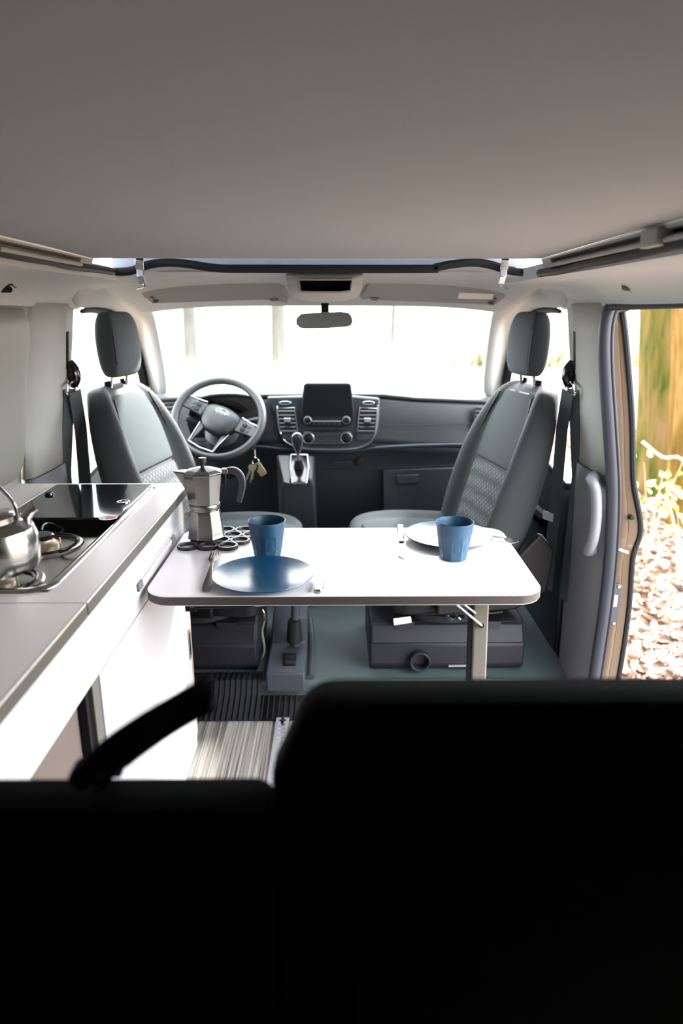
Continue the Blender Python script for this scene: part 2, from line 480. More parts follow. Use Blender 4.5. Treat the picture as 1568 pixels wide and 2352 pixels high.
# front doors: card, window frame, glass
for s, nm, n in ((-1, "driver's", 1), (1, "passenger's", 2)):
    d = bpy.data.objects.new('door_%d' % n, None); COL.objects.link(d); OFF[d] = Vector((0, 0, 0))
    tag(d, 'dark %s door with large window' % nm, kind='structure')
    f = (lambda g: g) if s < 0 else mir
    card = hexa([(-0.875, 2.33, -0.1), (-0.885, 3.52, -0.1), (-0.955, 3.52, -0.1), (-0.955, 2.33, -0.1)],
                [(-0.86, 2.33, 0.73), (-0.875, 3.52, 0.86), (-0.955, 3.52, 0.86), (-0.955, 2.33, 0.73)])
    mk('door_card', f(card), 'dash_low', d, bevel=0.012)
    mk('armrest', f(tube(smooth_path([(-0.85, 2.5, 0.56), (-0.82, 2.6, 0.585), (-0.82, 2.95, 0.60), (-0.85, 3.05, 0.59)]), 0.03)), 'black', d)
    # dark frame following the window arch
    A = [Vector(p) for p in ARCH]
    inner = []
    for i, p in enumerate(A):
        q = p.copy(); q.x -= 0.012
        tx = [(0, -0.012), (0, -0.016), (0, -0.024), (-0.02, -0.034), (-0.045, -0.04), (-0.065, -0.035), (-0.075, -0.03), (-0.085, -0.02), (-0.10, 0.0)][i]
        q.y += tx[0]; q.z += tx[1]; inner.append(q)
    outer = [p + Vector((-0.004, 0.004, 0.004)) for p in A]
    mk('window_frame', f(grid([outer, [(a + b) / 2 + Vector((0.006, 0, 0)) for a, b in zip(outer, inner)], inner])), 'rubber', d, solid=0.018, sub=1)
    gpoly = [(-0.872, p.y, p.z) for p in inner] + [(-0.872, 3.40, 0.85), (-0.872, 2.30, 0.73), (-0.83, 2.30, 1.33)]
    w = mk('window_pane', f((gpoly, [tuple(range(len(gpoly)))])), 'glass', d, smooth=False)
    # quarter panel between sill and pillar foot
    mk('sill_trim', f(hexa([(-0.855, 2.33, 0.72), (-0.872, 3.5, 0.85), (-0.90, 3.5, 0.85), (-0.90, 2.33, 0.72)],
                           [(-0.855, 2.33, 0.745), (-0.872, 3.5, 0.875), (-0.90, 3.5, 0.875), (-0.90, 2.33, 0.745)])), 'black', d, bevel=0.006)

# B-pillars
PILX = [(0.05, 0.872), (0.5, 0.870), (0.80, 0.862), (0.9, 0.852), (1.05, 0.832), (1.2, 0.812), (1.345, 0.79)]
def pillar(s, zs, dy0=0.0, prot=0.0):
    rows = []
    for z in zs:
        X = interp(PILX, z) - prot; lean = 0.03 * (z - 1.0)
        rows.append([(s * (X + 0.035), 1.990, z), (s * (X + 0.012), 1.972, z), (s * X, 1.995, z), (s * (X - 0.006), 2.10, z),
                     (s * (X - 0.003), 2.20, z), (s * (X + 0.012), 2.30 + lean, z), (s * (X + 0.09), 2.325 + lean, z)])
    return grid(rows)
for s, nm in ((-1, 'left'), (1, 'right')):
    struct('wall_pillar_middle_' + nm, pillar(s, [0.85, 0.95, 1.05, 1.15, 1.25, 1.35]), 'trim', solid=0.01, label='pale upper door-pillar lining on the %s side' % ('kitchen' if s < 0 else 'sliding-door'))
    struct('wall_pillar_foot_' + nm, pillar(s, [0.0, 0.1, 0.3, 0.5, 0.7, 0.847], prot=0.006), 'trim_dark', solid=0.012, label='grey lower door-pillar cover on the %s side' % ('kitchen' if s < 0 else 'sliding-door'))
    # sheet metal behind the pillar lining
    ring = lambda xo, xi, z: [(s * xi, 2.0, z), (s * xo, 2.0, z), (s * xo, 2.33, z), (s * xi, 2.33, z)]
    struct('wall_metal_' + nm, loft([ring(0.935, 0.905, -0.1), ring(0.94, 0.905, 0.7), ring(0.905, 0.885, 0.95), ring(0.868, 0.855, 1.2), ring(0.85, 0.835, 1.31)]), 'body_paint')

# kitchen-side wall, rear wall, wall aft of the sliding door, skirts
WALLX = [(0.0, 0.905), (0.7, 0.905), (0.9, 0.885), (1.15, 0.85), (1.36, 0.80)]
struct('wall_left', grid([[(-interp(WALLX, z), y, z) for z in (0.0, 0.5, 0.7, 0.8, 0.9, 1.0, 1.1, 1.2, 1.36)] for y in (-0.75, 0.2, 1.0, 1.5, 1.975)]), 'trim', solid=0.012, label='pale side wall behind the kitchen')
RW = lambda ya, yb, zs: grid([[(interp(WALLX, z), y, z) for z in zs] for y in (ya, yb)])
struct('wall_right', RW(-0.75, 0.72, (-0.05, 0.5, 0.7, 0.9, 1.1, 1.2, 1.28, 1.36)), 'trim', solid=0.03, label='pale side wall behind the sliding door opening')
struct('wall_rear', box(-0.95, -0.80, -0.05, 0.95, -0.76, 1.50), 'liner', label='pale closed rear wall')
struct('wall_front', box(-0.93, 3.46, -0.1, 0.93, 3.52, 0.89), 'dash_low', label='dark bulkhead below the windscreen')
struct('baseboard_right', box(0.86, 0.70, -0.12, 0.95, 1.98, 0.0), 'trim_dark', bevel=0.01, label='grey sliding-door sill step')

# bulged leatherette panel that covers the side window
def bulge_panel():
    rows = []; y0, y1, z0, z1 = 0.15, 1.955, 0.862, 1.335
    us = [0, .02, .05, .10, .25, .5, .75, .90, .95, .98, 1]; vs = [0, .05, .14, .3, .5, .7, .88, .96, 1]
    for v in vs:
        row = []
        for u in us:
            e = min(1, min(u, 1 - u) / 0.05); g = min(1, min(v, 1 - v) / 0.14)
            h = (math.sin(e * math.pi / 2) * math.sin(g * math.pi / 2)) ** 0.6
            # rounded corners
            z = z0 + (z1 - z0) * v; y = y0 + (y1 - y0) * u
            cy = max(0, abs(u - 0.5) - 0.42) / 0.08; cz = max(0, abs(v - 0.5) - 0.22) / 0.28
            k = math.hypot(cy, cz)
            if k > 1: y += (0.5 - u) * 2 * 0.055 * (k - 1) * 1.0
            row.append((-interp(WALLX, z) + 0.012 + 0.045 * h, y, z))
        rows.append(row)
    return grid(rows)
struct('wall_panel_left', bulge_panel(), 'window_panel', sub=2, solid=0.006, label='bulged beige-grey panel covering the side window above the kitchen')

# sliding-door opening: seal, painted pillar face, rubber lip, latch plates
SEAL_PX = [(1440, 697), (1412, 703), (1398, 722), (1391, 770), (1392, 850), (1402, 1000), (1408, 1100), (1408, 1180), (1402, 1290), (1390, 1400), (1377, 1490), (1362, 1590), (1345, 1700)]
sp = smooth_path([Py(a, b, 1.95) for a, b in SEAL_PX], 4)
lip = empty('door_seal', sp[-1], 'dark rubber seal around the front edge of the open sliding door', 'seal')
mk('seal_tube', tube(sp, 0.0215, 14), 'seal', lip)
mk('seal_groove', tube([p + Vector((0.009, -0.018, 0)) for p in sp], 0.005, 8), 'rubber', lip)
top = smooth_path([Vector((0.795, 1.93, 1.338)), Vector((0.80, 1.7, 1.340)), Vector((0.80, 1.2, 1.342)), Vector((0.80, 0.74, 1.342))], 4)
mk('seal_top', tube(top, 0.010, 8), 'rubber', lip)
OUT_PX = [(1424, 700), (1432, 760), (1440, 850), (1448, 960), (1450, 1060), (1452, 1110), (1459, 1150), (1467, 1195), (1466, 1230), (1456, 1258), (1449, 1290), (1442, 1390), (1427, 1500), (1410, 1600), (1385, 1740)]
INN_PX = [(1400, 715), (1398, 760), (1400, 850), (1405, 960), (1408, 1060), (1409, 1110), (1409, 1150), (1407, 1195), (1405, 1230), (1403, 1258), (1400, 1290), (1390, 1390), (1375, 1500), (1358, 1600), (1335, 1740)]
o_ = [Py(a, b, 1.965) for a, b in OUT_PX]; i_ = [Py(a, b, 1.985) for a, b in INN_PX]
struct('wall_pillar_paint', grid([i_, [(a * 0.45 + b * 0.55) + Vector((0, -0.004, 0)) for a, b in zip(i_, o_)], [(a * 0.4 + b * 0.6) + Vector((0, 0.008, 0)) for a, b in zip(i_, o_)], o_, [p + Vector((0.004, 0.06, 0)) for p in o_]]),
       'body_paint', solid=0.004, ang=25, label='beige painted door pillar face at the sliding door')
edge = empty('pillar_edge_seal', o_[-1], 'thin black rubber lip along the outer edge of the beige pillar', 'seal')
mk('lip', tube(smooth_path([p + Vector((0.004, 0.0, 0)) for p in o_], 3), 0.0085, 8), 'rubber', edge)
mk('groove', tube(smooth_path([(a * 0.42 + b * 0.58) + Vector((0, 0.0, 0)) for a, b in zip(i_[1:], o_[1:])], 3), 0.0022, 6), 'rubber', edge)
def plate_px(pts, Y, d): return face_prism(pts, Y, d)
lp = empty('contact_plate', Py(1405, 1435, 1.96), 'dark oval contact plate with three amber pads on the beige pillar', 'plate')
def oval(cx0, cy0, cx1, cy1, r, n=8):
    a = math.atan2(cx1 - cx0, cy1 - cy0); out = []
    for i in range(n + 1):
        t = math.pi * i / n; out.append((cx1 + r * math.cos(t), cy1 + r * math.sin(t)))
    for i in range(n + 1):
        t = math.pi + math.pi * i / n; out.append((cx0 + r * math.cos(t), cy0 + r * math.sin(t)))
    return out
mk('plate', plate_px(oval(1420, 1352, 1408, 1426, 10), 1.952, 0.012), 'seal', lp, bevel=0.002)
for k in range(3):
    y = 1368 + 9 * k
    mk('amber_pad', plate_px([(1410 - k * 1.2, y), (1419 - k * 1.2, y), (1418 - k * 1.2, y + 7.5), (1409 - k * 1.2, y + 7.5)], 1.949, 0.005), 'amber', lp)
for (a, b) in ((1421, 1347), (1409, 1431)):
    c = Py(a, b, 1.951); mk('screw', cyl(c, c + Vector((0, -0.003, 0)), 0.005, 12), 'steel', lp)
st = empty('door_striker', Py(1425, 1262, 1.96), 'small bright metal door striker on the beige pillar', 'striker')
a, b = Py(1416, 1257, 1.955), Py(1434, 1264, 1.955)
mk('striker_pin', tube([a, a + Vector((0, -0.02, 0)), b + Vector((0, -0.02, 0)), b], 0.0045, 8), 'chrome', st)
bf = empty('door_buffer', Py(1449, 1188, 1.96), 'round dark rubber door buffer on the beige pillar', 'buffer')
c = Py(1449, 1188, 1.957); mk('buffer_pad', tube([c + Vector((0, 0.006, 0)), c, c + Vector((0, -0.01, 0))], [0.0085, 0.0085, 0.006], 16), 'rubber', bf)

# pop-top space above the gap in front of the bed board
struct('roof_panel_front', box(-0.62, 2.175, 1.44, 0.62, 2.195, 1.60), 'pop_top', label='blue-grey front panel of the raised roof seen above the headliner')
struct('roof_shell', hexa([(-0.75, -0.8, 1.95), (0.75, -0.8, 1.95), (0.75, 2.2, 1.60), (-0.75, 2.2, 1.60)],
                          [(-0.75, -0.8, 1.98), (0.75, -0.8, 1.98), (0.75, 2.2, 1.63), (-0.75, 2.2, 1.63)]), 'pop_top', label='raised roof shell')
M['tent_t'] = mat('tent_translucent', (222, 220, 228), 0.9)
_nt = M['tent_t'].node_tree; _b = _nt.nodes['Principled BSDF']; _b.inputs['Transmission Weight'].default_value = 0.0
_tr = _nt.nodes.new('ShaderNodeBsdfTranslucent'); _tr.inputs[0].default_value = (0.85, 0.85, 0.9, 1)
_mx = _nt.nodes.new('ShaderNodeMixShader'); _mx.inputs[0].default_value = 0.6
_nt.links.new(_b.outputs[0], _mx.inputs[1]); _nt.links.new(_tr.outputs[0], _mx.inputs[2]); _nt.links.new(_mx.outputs[0], _nt.nodes['Material Output'].inputs[0])
for s, nm in ((-1, 'left'), (1, 'right')):
    struct('roof_canvas_' + nm, ([(s * 0.66, -0.8, 1.43), (s * 0.66, 2.18, 1.43), (s * 0.66, 2.18, 1.62), (s * 0.66, -0.8, 1.97)], [(0, 1, 2, 3)]), 'tent_t', label='white canvas side of the raised roof')
struct('roof_canvas_rear', ([(-0.66, -0.79, 1.45), (0.66, -0.79, 1.45), (0.66, -0.79, 1.97), (-0.66, -0.79, 1.97)], [(0, 1, 2, 3)]), 'tent_t', label='white canvas rear of the raised roof')

# rubber cord along the roof opening
cp = []
for x, py in CORD[1:-1]:
    cp.append((x, 2.115, z_at(2.115, py)))
cd = empty('roof_edge_cord', cp[0], 'wavy black rubber edge trim along the front of the roof opening', 'trim')
mk('cord', tube(smooth_path(cp, 5), 0.0118, 10), 'rubber', cd)
for s, nm, pts in ((-1, 'kitchen', [(258, 624), (215, 617), (160, 610), (110, 598), (50, 588), (0, 577)]),
                   (1, 'sliding-door', [(1240, 627), (1290, 620), (1340, 606), (1420, 590), (1500, 572), (1568, 556)])):
    q = [Px(a, b, s * 0.597) for a, b in pts]; q.append(q[-1] + Vector((0, -0.6, 0.005)))
    e = empty('roof_side_trim', q[0], 'dark rubber edge trim below the grey roof rail on the %s side' % nm, 'trim')
    mk('trim_strip', tube(smooth_path(q, 4), 0.0105, 10), 'rubber', e)
    # grey rail with long dark slot
    x = s * 0.598
    rl = empty('roof_rail', (x, 0.4, 1.42), 'long grey roof rail with dark slot on the %s side' % nm, 'rail')
    y1, y0 = (1.82, 1.37) if s < 0 else (1.83, 0.98)
    def xt(y): return x - s * (0.03 - 0.018 * (y + 0.7) / 2.605)
    def zt(y): return 1.474 - 0.015 * (y + 0.7) / 2.605
    def piece(ya, yb, zlo, zhi, xin=None, xout=0.03):
        q = []
        for y in (ya, yb):
            X0 = lambda z: (x + (xt(y) - x) * (z - 1.428) / (zt(y) - 1.428)) if xin is None else x + s * xin
            lo = zlo if zlo is not None else zt(y); hi = zhi if zhi is not None else zt(y)
            q.append([(X0(lo), y, lo), (X0(hi), y, hi), (x + s * xout, y, hi), (x + s * xout, y, lo)])
        return hexa(q[0], q[1])
    mk('rail_body', piece(-0.7, y0, 1.428, None), 'trim', rl, bevel=0.002)
    mk('rail_end', piece(y1, 1.905, 1.428, None), 'trim', rl, bevel=0.002)
    mk('upper_lip', piece(y0, y1, 1.4535, None), 'trim', rl, bevel=0.001)
    mk('lower_lip', piece(y0, y1, 1.428, 1.4335), 'trim', rl, bevel=0.001)
    mk('slot_back', piece(y0, y1, 1.4335, 1.4535, 0.024, 0.03), 'trim', rl)
    mk('inner_bar', cyl((x - s * 0.011, y0 + 0.005, 1.4375), (x - s * 0.011, y1 - 0.01, 1.4375), 0.005, 10), 'trim', rl)
    mk('edge_line', cyl((x - s * 0.026, -0.7, 1.471), (x - s * 0.012, 1.90, 1.457), 0.002, 8), 'edge_lip', rl)
    if s > 0:
        mk('slider', box(x - 0.026, 1.20, 1.428, x + 0.004, 1.265, 1.458), 'trim', rl, bevel=0.003)

# roof latches at both front corners of the opening
for s, px, nm in ((-1, 322, "driver's"), (1, 1156, "passenger's")):
    a = Py(px - s * 2 + (-3 if s < 0 else 6), 598, 2.08); b = Py(px, 618, 2.085); c2 = Py(px + 6 if s < 0 else px - 6, 652, 2.09)
    L = empty('roof_latch', c2, 'bright metal toggle latch hanging at the front roof corner on the %s side' % nm, 'latch', 'roof latches')
    mk('strap', tube([a + Vector((0, 0, 0.03)), a, b], 0, flat=(0.020, 0.004), up=(0, -1, 0)), 'black', L)
    mk('buckle', tube([a + Vector((0, -0.004, 0)), b + Vector((0, -0.004, 0))], 0, flat=(0.024, 0.006), up=(0, -1, 0)), 'chrome', L, bevel=0.001)
    mk('lever', tube([b, b.lerp(c2, 0.5) + Vector((0, -0.012, 0)), c2], 0, flat=(0.020, 0.007), up=(0, -1, 0)), 'silver', L, bevel=0.002)
    mk('hook', tube(smooth_path([c2, c2 + Vector((-s * 0.004, 0.0, -0.008)), c2 + Vector((s * 0.03, 0.05, -0.012))] if s < 0 else [c2, c2 + Vector((0.004, 0, -0.008)), c2 + Vector((0.03, 0.05, -0.012))], 4), 0.004, 8), 'silver', L)

# sun visors
for s, nm in ((-1, "driver's"), (1, "passenger's")):
    if s < 0: pts = [(312, 660), (330, 654), (470, 647), (600, 641), (628, 643), (645, 656), (665, 684), (660, 699), (640, 694), (610, 690), (480, 694), (372, 698), (350, 698), (330, 684)]
    else: pts = [(832, 690), (826, 684), (845, 652), (858, 643), (880, 642), (1020, 648), (1140, 654), (1168, 664), (1160, 684), (1140, 700), (1128, 702), (1000, 696), (880, 692), (848, 688)]
    v = empty('sun_visor', Py(pts[0][0], pts[0][1], 2.55), "pale sun visor folded up above the windscreen on the %s side" % nm + (', with white label' if s > 0 else ''), 'visor')
    g = prism([Py(a, b, 2.55 - 0.10 * (700 - b) / 55) for a, b in pts], (0, 0.018, 0.012))
    mk('visor_panel', g, 'visor', v, bevel=0.006, bseg=3)
    a, b = (352, 690) if s < 0 else (1133, 694)
    mk('pivot', tube([Py(a - 4 * -s, b - 8, 2.515), Py(a, b + 4, 2.53), Py(a + 12 * -s, b + 2, 2.53)], 0.006, 8), 'trim_dark', v)
    if s < 0: mk('clip', face_prism([(618, 686), (640, 686), (636, 692), (622, 692)], 2.52, 0.02), 'trim_dark', v)
    else:
        mk('clip', face_prism([(848, 684), (870, 685), (866, 691), (852, 690)], 2.515, 0.02), 'trim_dark', v)
        lb = mk('warning_label', prism([Py(a, b, 2.5 - 0.001) for a, b in ((1053, 672), (1133, 675), (1131, 688), (1051, 686))], (0, -0.001, 0)), 'paper', v)

# overhead console
oc = empty('overhead_console', Py(745, 690, 2.45), 'pale overhead console with a deep dark tray above the rear-view mirror', 'console')
outer = [(655, 630), (835, 630), (830, 668), (815, 686), (785, 694), (705, 694), (675, 686), (662, 668)]
hole = [(681, 638), (813, 638), (811, 657), (809, 672), (780, 676), (720, 676), (685, 674), (682, 657)]
o1 = [Py(a, b, 2.26) for a, b in outer]; h1 = [Py(a, b, 2.245) for a, b in hole]; h2 = [Py(a, b, 2.24) for a, b in [(687, 642), (808, 642), (806, 657), (804, 668), (780, 671), (720, 671), (690, 670), (688, 657)]]
h3 = [p + Vector((0, 0.12, 0)) for p in h2]; o0 = [p + Vector((0, 0.14, 0.01)) for p in o1]
mk('console_shell', loft([o0, o1, h1, h2], cap=False), 'liner', oc, bevel=0.004)
mk('tray', loft([h2, h3], cap=False), 'black', oc, smooth=False)
mk('tray_back', (h3, [tuple(range(8))]), 'rubber', oc, smooth=False)
mk('tray_rim', tube([p + Vector((0, -0.002, 0)) for p in h2], 0.003, 8, closed=True), 'trim', oc)

# rear-view mirror
rv = empty('rear_view_mirror', Py(745, 735, 2.52), 'rear-view mirror hanging on a dark stem from the windscreen', 'mirror')
mk('stem', hexa([Py(737, 696, 2.56), Py(755, 696, 2.56), Py(755, 718, 2.53), Py(737, 718, 2.53)], [p + Vector((0, 0.02, 0)) for p in (Py(737, 696, 2.56), Py(755, 696, 2.56), Py(755, 718, 2.53), Py(737, 718, 2.53))]), 'rubber', rv, bevel=0.002)
mo = [(690, 721), (720, 718), (750, 716.5), (785, 716), (800, 718), (807, 726), (810, 738), (806, 748), (795, 751), (750, 754), (700, 754.5), (688, 753), (680, 745), (680, 732)]
fr = [Py(a, b, 2.51 + 0.0006 * (a - 745) * -0.2) for a, b in mo]
cen = sum((Vector(p) for p in fr), Vector()) / len(fr)
mk('mirror_case', loft([fr, [cen + (p - cen) * 1.0 + Vector((0, 0.012, 0)) for p in fr], [cen + (p - cen) * 0.7 + Vector((0, 0.035, 0)) for p in fr]]), 'rubber', rv)
M['mirror'] = mat('mirror_glass', (235, 236, 238), 0.02, 1.0)
mk('mirror_glass', ([cen + (p - cen) * 0.97 + Vector((0, -0.0015, 0)) for p in fr], [tuple(range(len(fr)))]), 'mirror', rv, smooth=False)

# small fittings on the roof sides
hk = empty('coat_hook', Px(12, 668, -0.765), 'black swivel hook on the roof lining above the kitchen', 'hook')
a = Px(10, 656, -0.763)
mk('base', tube([a + Vector((-0.02, 0, 0)), a, a + Vector((0.016, 0, -0.004)), a + Vector((0.02, 0, -0.005))], [0.017, 0.017, 0.013, 0.004], 18), 'gloss', hk)
mk('pointer', tube([a + Vector((0.012, 0, 0)), Px(40, 660, -0.757)], [0.005, 0.002], 8), 'black', hk)
gh = empty('coat_hook', Px(1452, 665, 0.775), 'pale recessed hook on the roof lining above the sliding door', 'hook')
a = Px(1452, 657, 0.772)
mk('cup', tube([a + Vector((0.03, 0.0, 0.01)), a, a + Vector((-0.008, 0, -0.003))], [0.026, 0.022, 0.012], 18), 'trim', gh)
mk('hook', tube(smooth_path([a + Vector((-0.006, 0.012, 0.012)), a + Vector((-0.02, 0.004, -0.004)), a + Vector((-0.012, -0.014, -0.008))], 5), 0.005, 8), 'trim_dark', gh)
# grab handle on the right lower pillar
gb = empty('grab_handle', Px(1378, 1265, 0.85), 'grey plastic grab handle on the lower door pillar beside the sliding door', 'handle')
hp = [Py(a, b, 1.99 - d) for a, b, d in ((1356, 1100, 0.0), (1364, 1114, 0.025), (1369, 1140, 0.034), (1369, 1190, 0.036), (1363, 1235, 0.034), (1355, 1258, 0.02), (1350, 1266, 0.0))]
mk('grip', tube(smooth_path(hp, 5), 0.0155, 14), 'trim_dark', gb)
for q in (hp[0], hp[-1]):
    mk('mount', tube([q + Vector((0.02, 0.02, 0)), q], [0.021, 0.017], 14), 'trim_dark', gb)
# ================================================================== KITCHEN
CT = 0.85                      # worktop height
KX = -0.378                    # front edge of the worktop
def slab(x0, y0, x1, y1, z0=CT - 0.025, z1=CT): return box(x0, y0, z0, x1, y1, z1)
HX0, HX1, HY0, HY1 = -0.752, -0.462, 1.118, 1.872
wt = empty('worktop', (-0.6, 1.5, CT - 0.025), 'pale grey-pink laminate worktop holding the gas hob', 'worktop')
mk('worktop_board', join(slab(-0.885, 1.073, HX0, 1.92), slab(HX1, 1.073, KX - 0.004, 1.92), slab(HX0, 1.073, HX1, HY0), slab(HX0, HY1, HX1, 1.92)), 'laminate', wt, smooth=False)
mk('edge_band', box(KX - 0.004, 1.074, CT - 0.025, KX, 1.92, CT - 0.003), 'edge', wt)
mk('edge_lip', box(KX - 0.005, 1.074, CT - 0.003, KX - 0.0005, 1.92, CT + 0.0002), 'edge_lip', wt)
wf = empty('worktop', (-0.6, 0.4, CT - 0.025), 'pale grey-pink laminate worktop flap without cut-outs, nearer the bench', 'worktop')
mk('worktop_board', slab(-0.885, -0.25, KX - 0.004, 1.069), 'laminate', wf, smooth=False)
mk('edge_band', box(KX - 0.004, -0.25, CT - 0.025, KX, 1.069, CT - 0.003), 'edge', wf)
mk('edge_lip', box(KX - 0.005, -0.25, CT - 0.003, KX - 0.0005, 1.069, CT + 0.0002), 'edge_lip', wf)

DX = -0.396
kc = empty('kitchen_cabinet', (-0.64, 0.9, 0.0), 'long white kitchen cabinet under the worktop with taupe recess', 'cabinet')
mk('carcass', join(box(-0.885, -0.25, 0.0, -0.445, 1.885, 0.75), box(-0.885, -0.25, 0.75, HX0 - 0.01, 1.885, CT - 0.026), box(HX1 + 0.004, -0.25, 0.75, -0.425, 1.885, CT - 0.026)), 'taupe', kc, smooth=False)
mk('apron', box(-0.425, -0.25, 0.752, DX, 1.885, CT - 0.026), 'white', kc, bevel=0.001)
mk('apron', box(-0.425, -0.25, 0.678, DX, 1.885, 0.7505), 'white', kc, bevel=0.001)
d1 = mk('door', box(-0.420, 1.142, 0.004, DX, 1.882, 0.674), 'white', kc, bevel=0.002)
mk('latch', box(DX - 0.006, 1.850, 0.32, DX + 0.003, 1.872, 0.42), 'trim_dark', d1, bevel=0.002)
mk('latch_slot', box(DX, 1.855, 0.335, DX + 0.004, 1.867, 0.405), 'black', d1)
mk('grey_post', box(-0.442, 1.108, 0.0, DX - 0.003, 1.141, 0.676), 'leg', kc, bevel=0.002)
mk('gap_seal', box(-0.444, 1.092, 0.0, DX - 0.012, 1.107, 0.676), 'rubber', kc)
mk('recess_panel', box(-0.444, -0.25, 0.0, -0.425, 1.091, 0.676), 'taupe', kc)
ep = mk('end_panel', box(-0.885, 1.886, 0.03, DX - 0.002, 1.908, CT - 0.026), 'tan', kc, bevel=0.001)
mk('end_trim', box(-0.885, 1.910, 0.03, DX - 0.004, 1.918, CT - 0.026), 'tan', kc, bevel=0.001)
mk('foot', box(-0.43, 1.87, 0.0, DX - 0.004, 1.915, 0.03), 'edge', kc)
# table hanging rail on the apron
tr = empty('table_rail', (DX + 0.006, 1.55, 0.74), 'bright aluminium hanging rail on the white cabinet front for the table', 'rail')
mk('rail', box(DX, 1.42, 0.731, DX + 0.004, 1.74, 0.743), 'white', tr, bevel=0.002)
for y in (1.41, 1.735):
    mk('end_stop', box(DX, y - 0.004, 0.728, DX + 0.006, y + 0.030, 0.746), 'trim_dark', tr, bevel=0.002)

# gas hob with sink lid
hb = empty('gas_hob', ((HX0 + HX1) / 2, (HY0 + HY1) / 2, CT), 'stainless gas hob set into the worktop, dark glass lid over its far half', 'hob')
def rr3(i, z, r): return [(x, y, z) for x, y in rrect(HX0 + i, HY0 + i, HX1 - i, HY1 - i, r, 8)]
mk('hob_rim', loft([rr3(-0.006, CT, 0.05), rr3(-0.004, CT + 0.005, 0.048), rr3(0.004, CT + 0.0065, 0.042), rr3(0.012, CT + 0.003, 0.036), rr3(0.016, CT - 0.012, 0.032), rr3(0.024, CT - 0.018, 0.03)], cap=False), 'steel', hb, ang=60)
mk('hob_tray', (rr3(0.023, CT - 0.0175, 0.03), [tuple(range(36))]), 'steel', hb, smooth=False)
mk('divider', box(HX0 + 0.015, 1.548, CT - 0.0175, HX1 - 0.015, 1.56, CT + 0.004), 'black', hb)
lid = mk('glass_lid', prism([(x, y, CT + 0.0066) for x, y in rrect(HX0 + 0.018, 1.535, HX1 - 0.006, HY1 - 0.012, 0.008, 3)], (0, 0, 0.006)), 'hob_glass', hb, bevel=0.001)
mk('lid_hinge_rail', box(HX0 + 0.006, 1.2, CT + 0.005, HX0 + 0.016, HY1 - 0.03, CT + 0.012), 'edge_lip', hb, bevel=0.002)
c = Pz(283, 1153, CT + 0.0127)
mk('lid_hole', lathe([(0.016, 0), (0.016, 0.002), (0.012, 0.002), (0.012, 0.0005)], 24, c), 'steel', lid)
mk('lid_hole_plug', lathe([(0.012, 0), (0.012, 0.001)], 24, c), 'gloss', lid)
for a, b in ((113, 1136), (36, 1183)):
    c = Pz(a, b, CT + 0.0127); mk('hinge_cap', lathe([(0.012, 0), (0.011, 0.006), (0.006, 0.008)], 18, c), 'gloss', lid)
c = Pz(248, 1189, CT + 0.0127)
stk = mk('sticker', lathe([(0.021, 0), (0.021, 0.0004)], 28, c), 'paper', lid)
mk('sticker_print', lathe([(0.012, 0), (0.012, 0.0004)], 20, c + Vector((0.006, 0, 0.0004))), 'red', stk)
BUR = [(-0.598, 1.417), (-0.598, 1.203)]
for bx, by in BUR:
    z = CT - 0.0175
    mk('drip_ring', lathe([(0.088, 0), (0.086, 0.004), (0.078, 0.006), (0.070, 0.003), (0.066, -0.002), (0.035, -0.001), (0.03, 0.003)], 40, (bx, by, z), cap=False), 'steel', hb)
    b = mk('burner', lathe([(0.036, 0), (0.036, 0.006), (0.030, 0.010), (0.026, 0.016), (0.026, 0.018)], 32, (bx, by, z)), 'burner', hb)
    mk('burner_cap', lathe([(0.022, 0.0), (0.0275, 0.001), (0.0285, 0.006), (0.024, 0.0095), (0.0, 0.0105)], 28, (bx, by, z + 0.018), cap=False), 'black_iron', b)
    mk('igniter', cyl((bx + 0.033, by + 0.02, z), (bx + 0.033, by + 0.02, z + 0.016), 0.002, 8), 'paper', b)
    ps = mk('pan_support', tube([(bx + 0.074 * math.cos(2 * math.pi * i / 40), by + 0.074 * math.sin(2 * math.pi * i / 40), z + 0.006) for i in range(40)], 0.0028, 8, closed=True), 'black_iron', hb)
    for k in range(3):
        a0 = R(-20 + 120 * k)
        def q(r, a, h): return Vector((bx + r * math.cos(a0 + a), by + r * math.sin(a0 + a), z + h))
        mk('support_arm', tube(smooth_path([q(0.074, -0.35, 0.006), q(0.094, -0.3, 0.010), q(0.098, 0.0, 0.022), q(0.075, 0.12, 0.026), q(0.030, 0.1, 0.0265)], 4), 0.0026, 8), 'black_iron', ps)

# kettle
kx, ky, kz = -0.598, 1.203, CT - 0.0175 + 0.0294
kt = empty('kettle', (kx, ky, kz), 'brushed steel camping kettle with wire handle on the hob', 'kettle')
mk('kettle_body', lathe([(0.0, 0), (0.074, 0), (0.082, 0.004), (0.0855, 0.014), (0.087, 0.040), (0.086, 0.062), (0.080, 0.079), (0.066, 0.089), (0.050, 0.093)], 48, (kx, ky, kz), cap=False), 'steel', kt)
ld = mk('kettle_lid', lathe([(0.0505, 0.088), (0.0515, 0.102), (0.049, 0.105), (0.035, 0.109), (0.0, 0.112)], 40, (kx, ky, kz), cap=False), 'steel', kt)
mk('lid_knob', lathe([(0.004, 0.110), (0.004, 0.120), (0.013, 0.122), (0.014, 0.128), (0.0, 0.131)], 20, (kx, ky, kz), cap=False), 'black', ld)
mk('spout', tube(smooth_path([(kx + 0.046, ky + 0.048, kz + 0.076), (kx + 0.054, ky + 0.058, kz + 0.090), (kx + 0.061, ky + 0.067, kz + 0.099)], 4), [0.012, 0.0115, 0.011, 0.0105, 0.0105, 0.010, 0.0105, 0.011, 0.0115], 18), 'steel', kt)
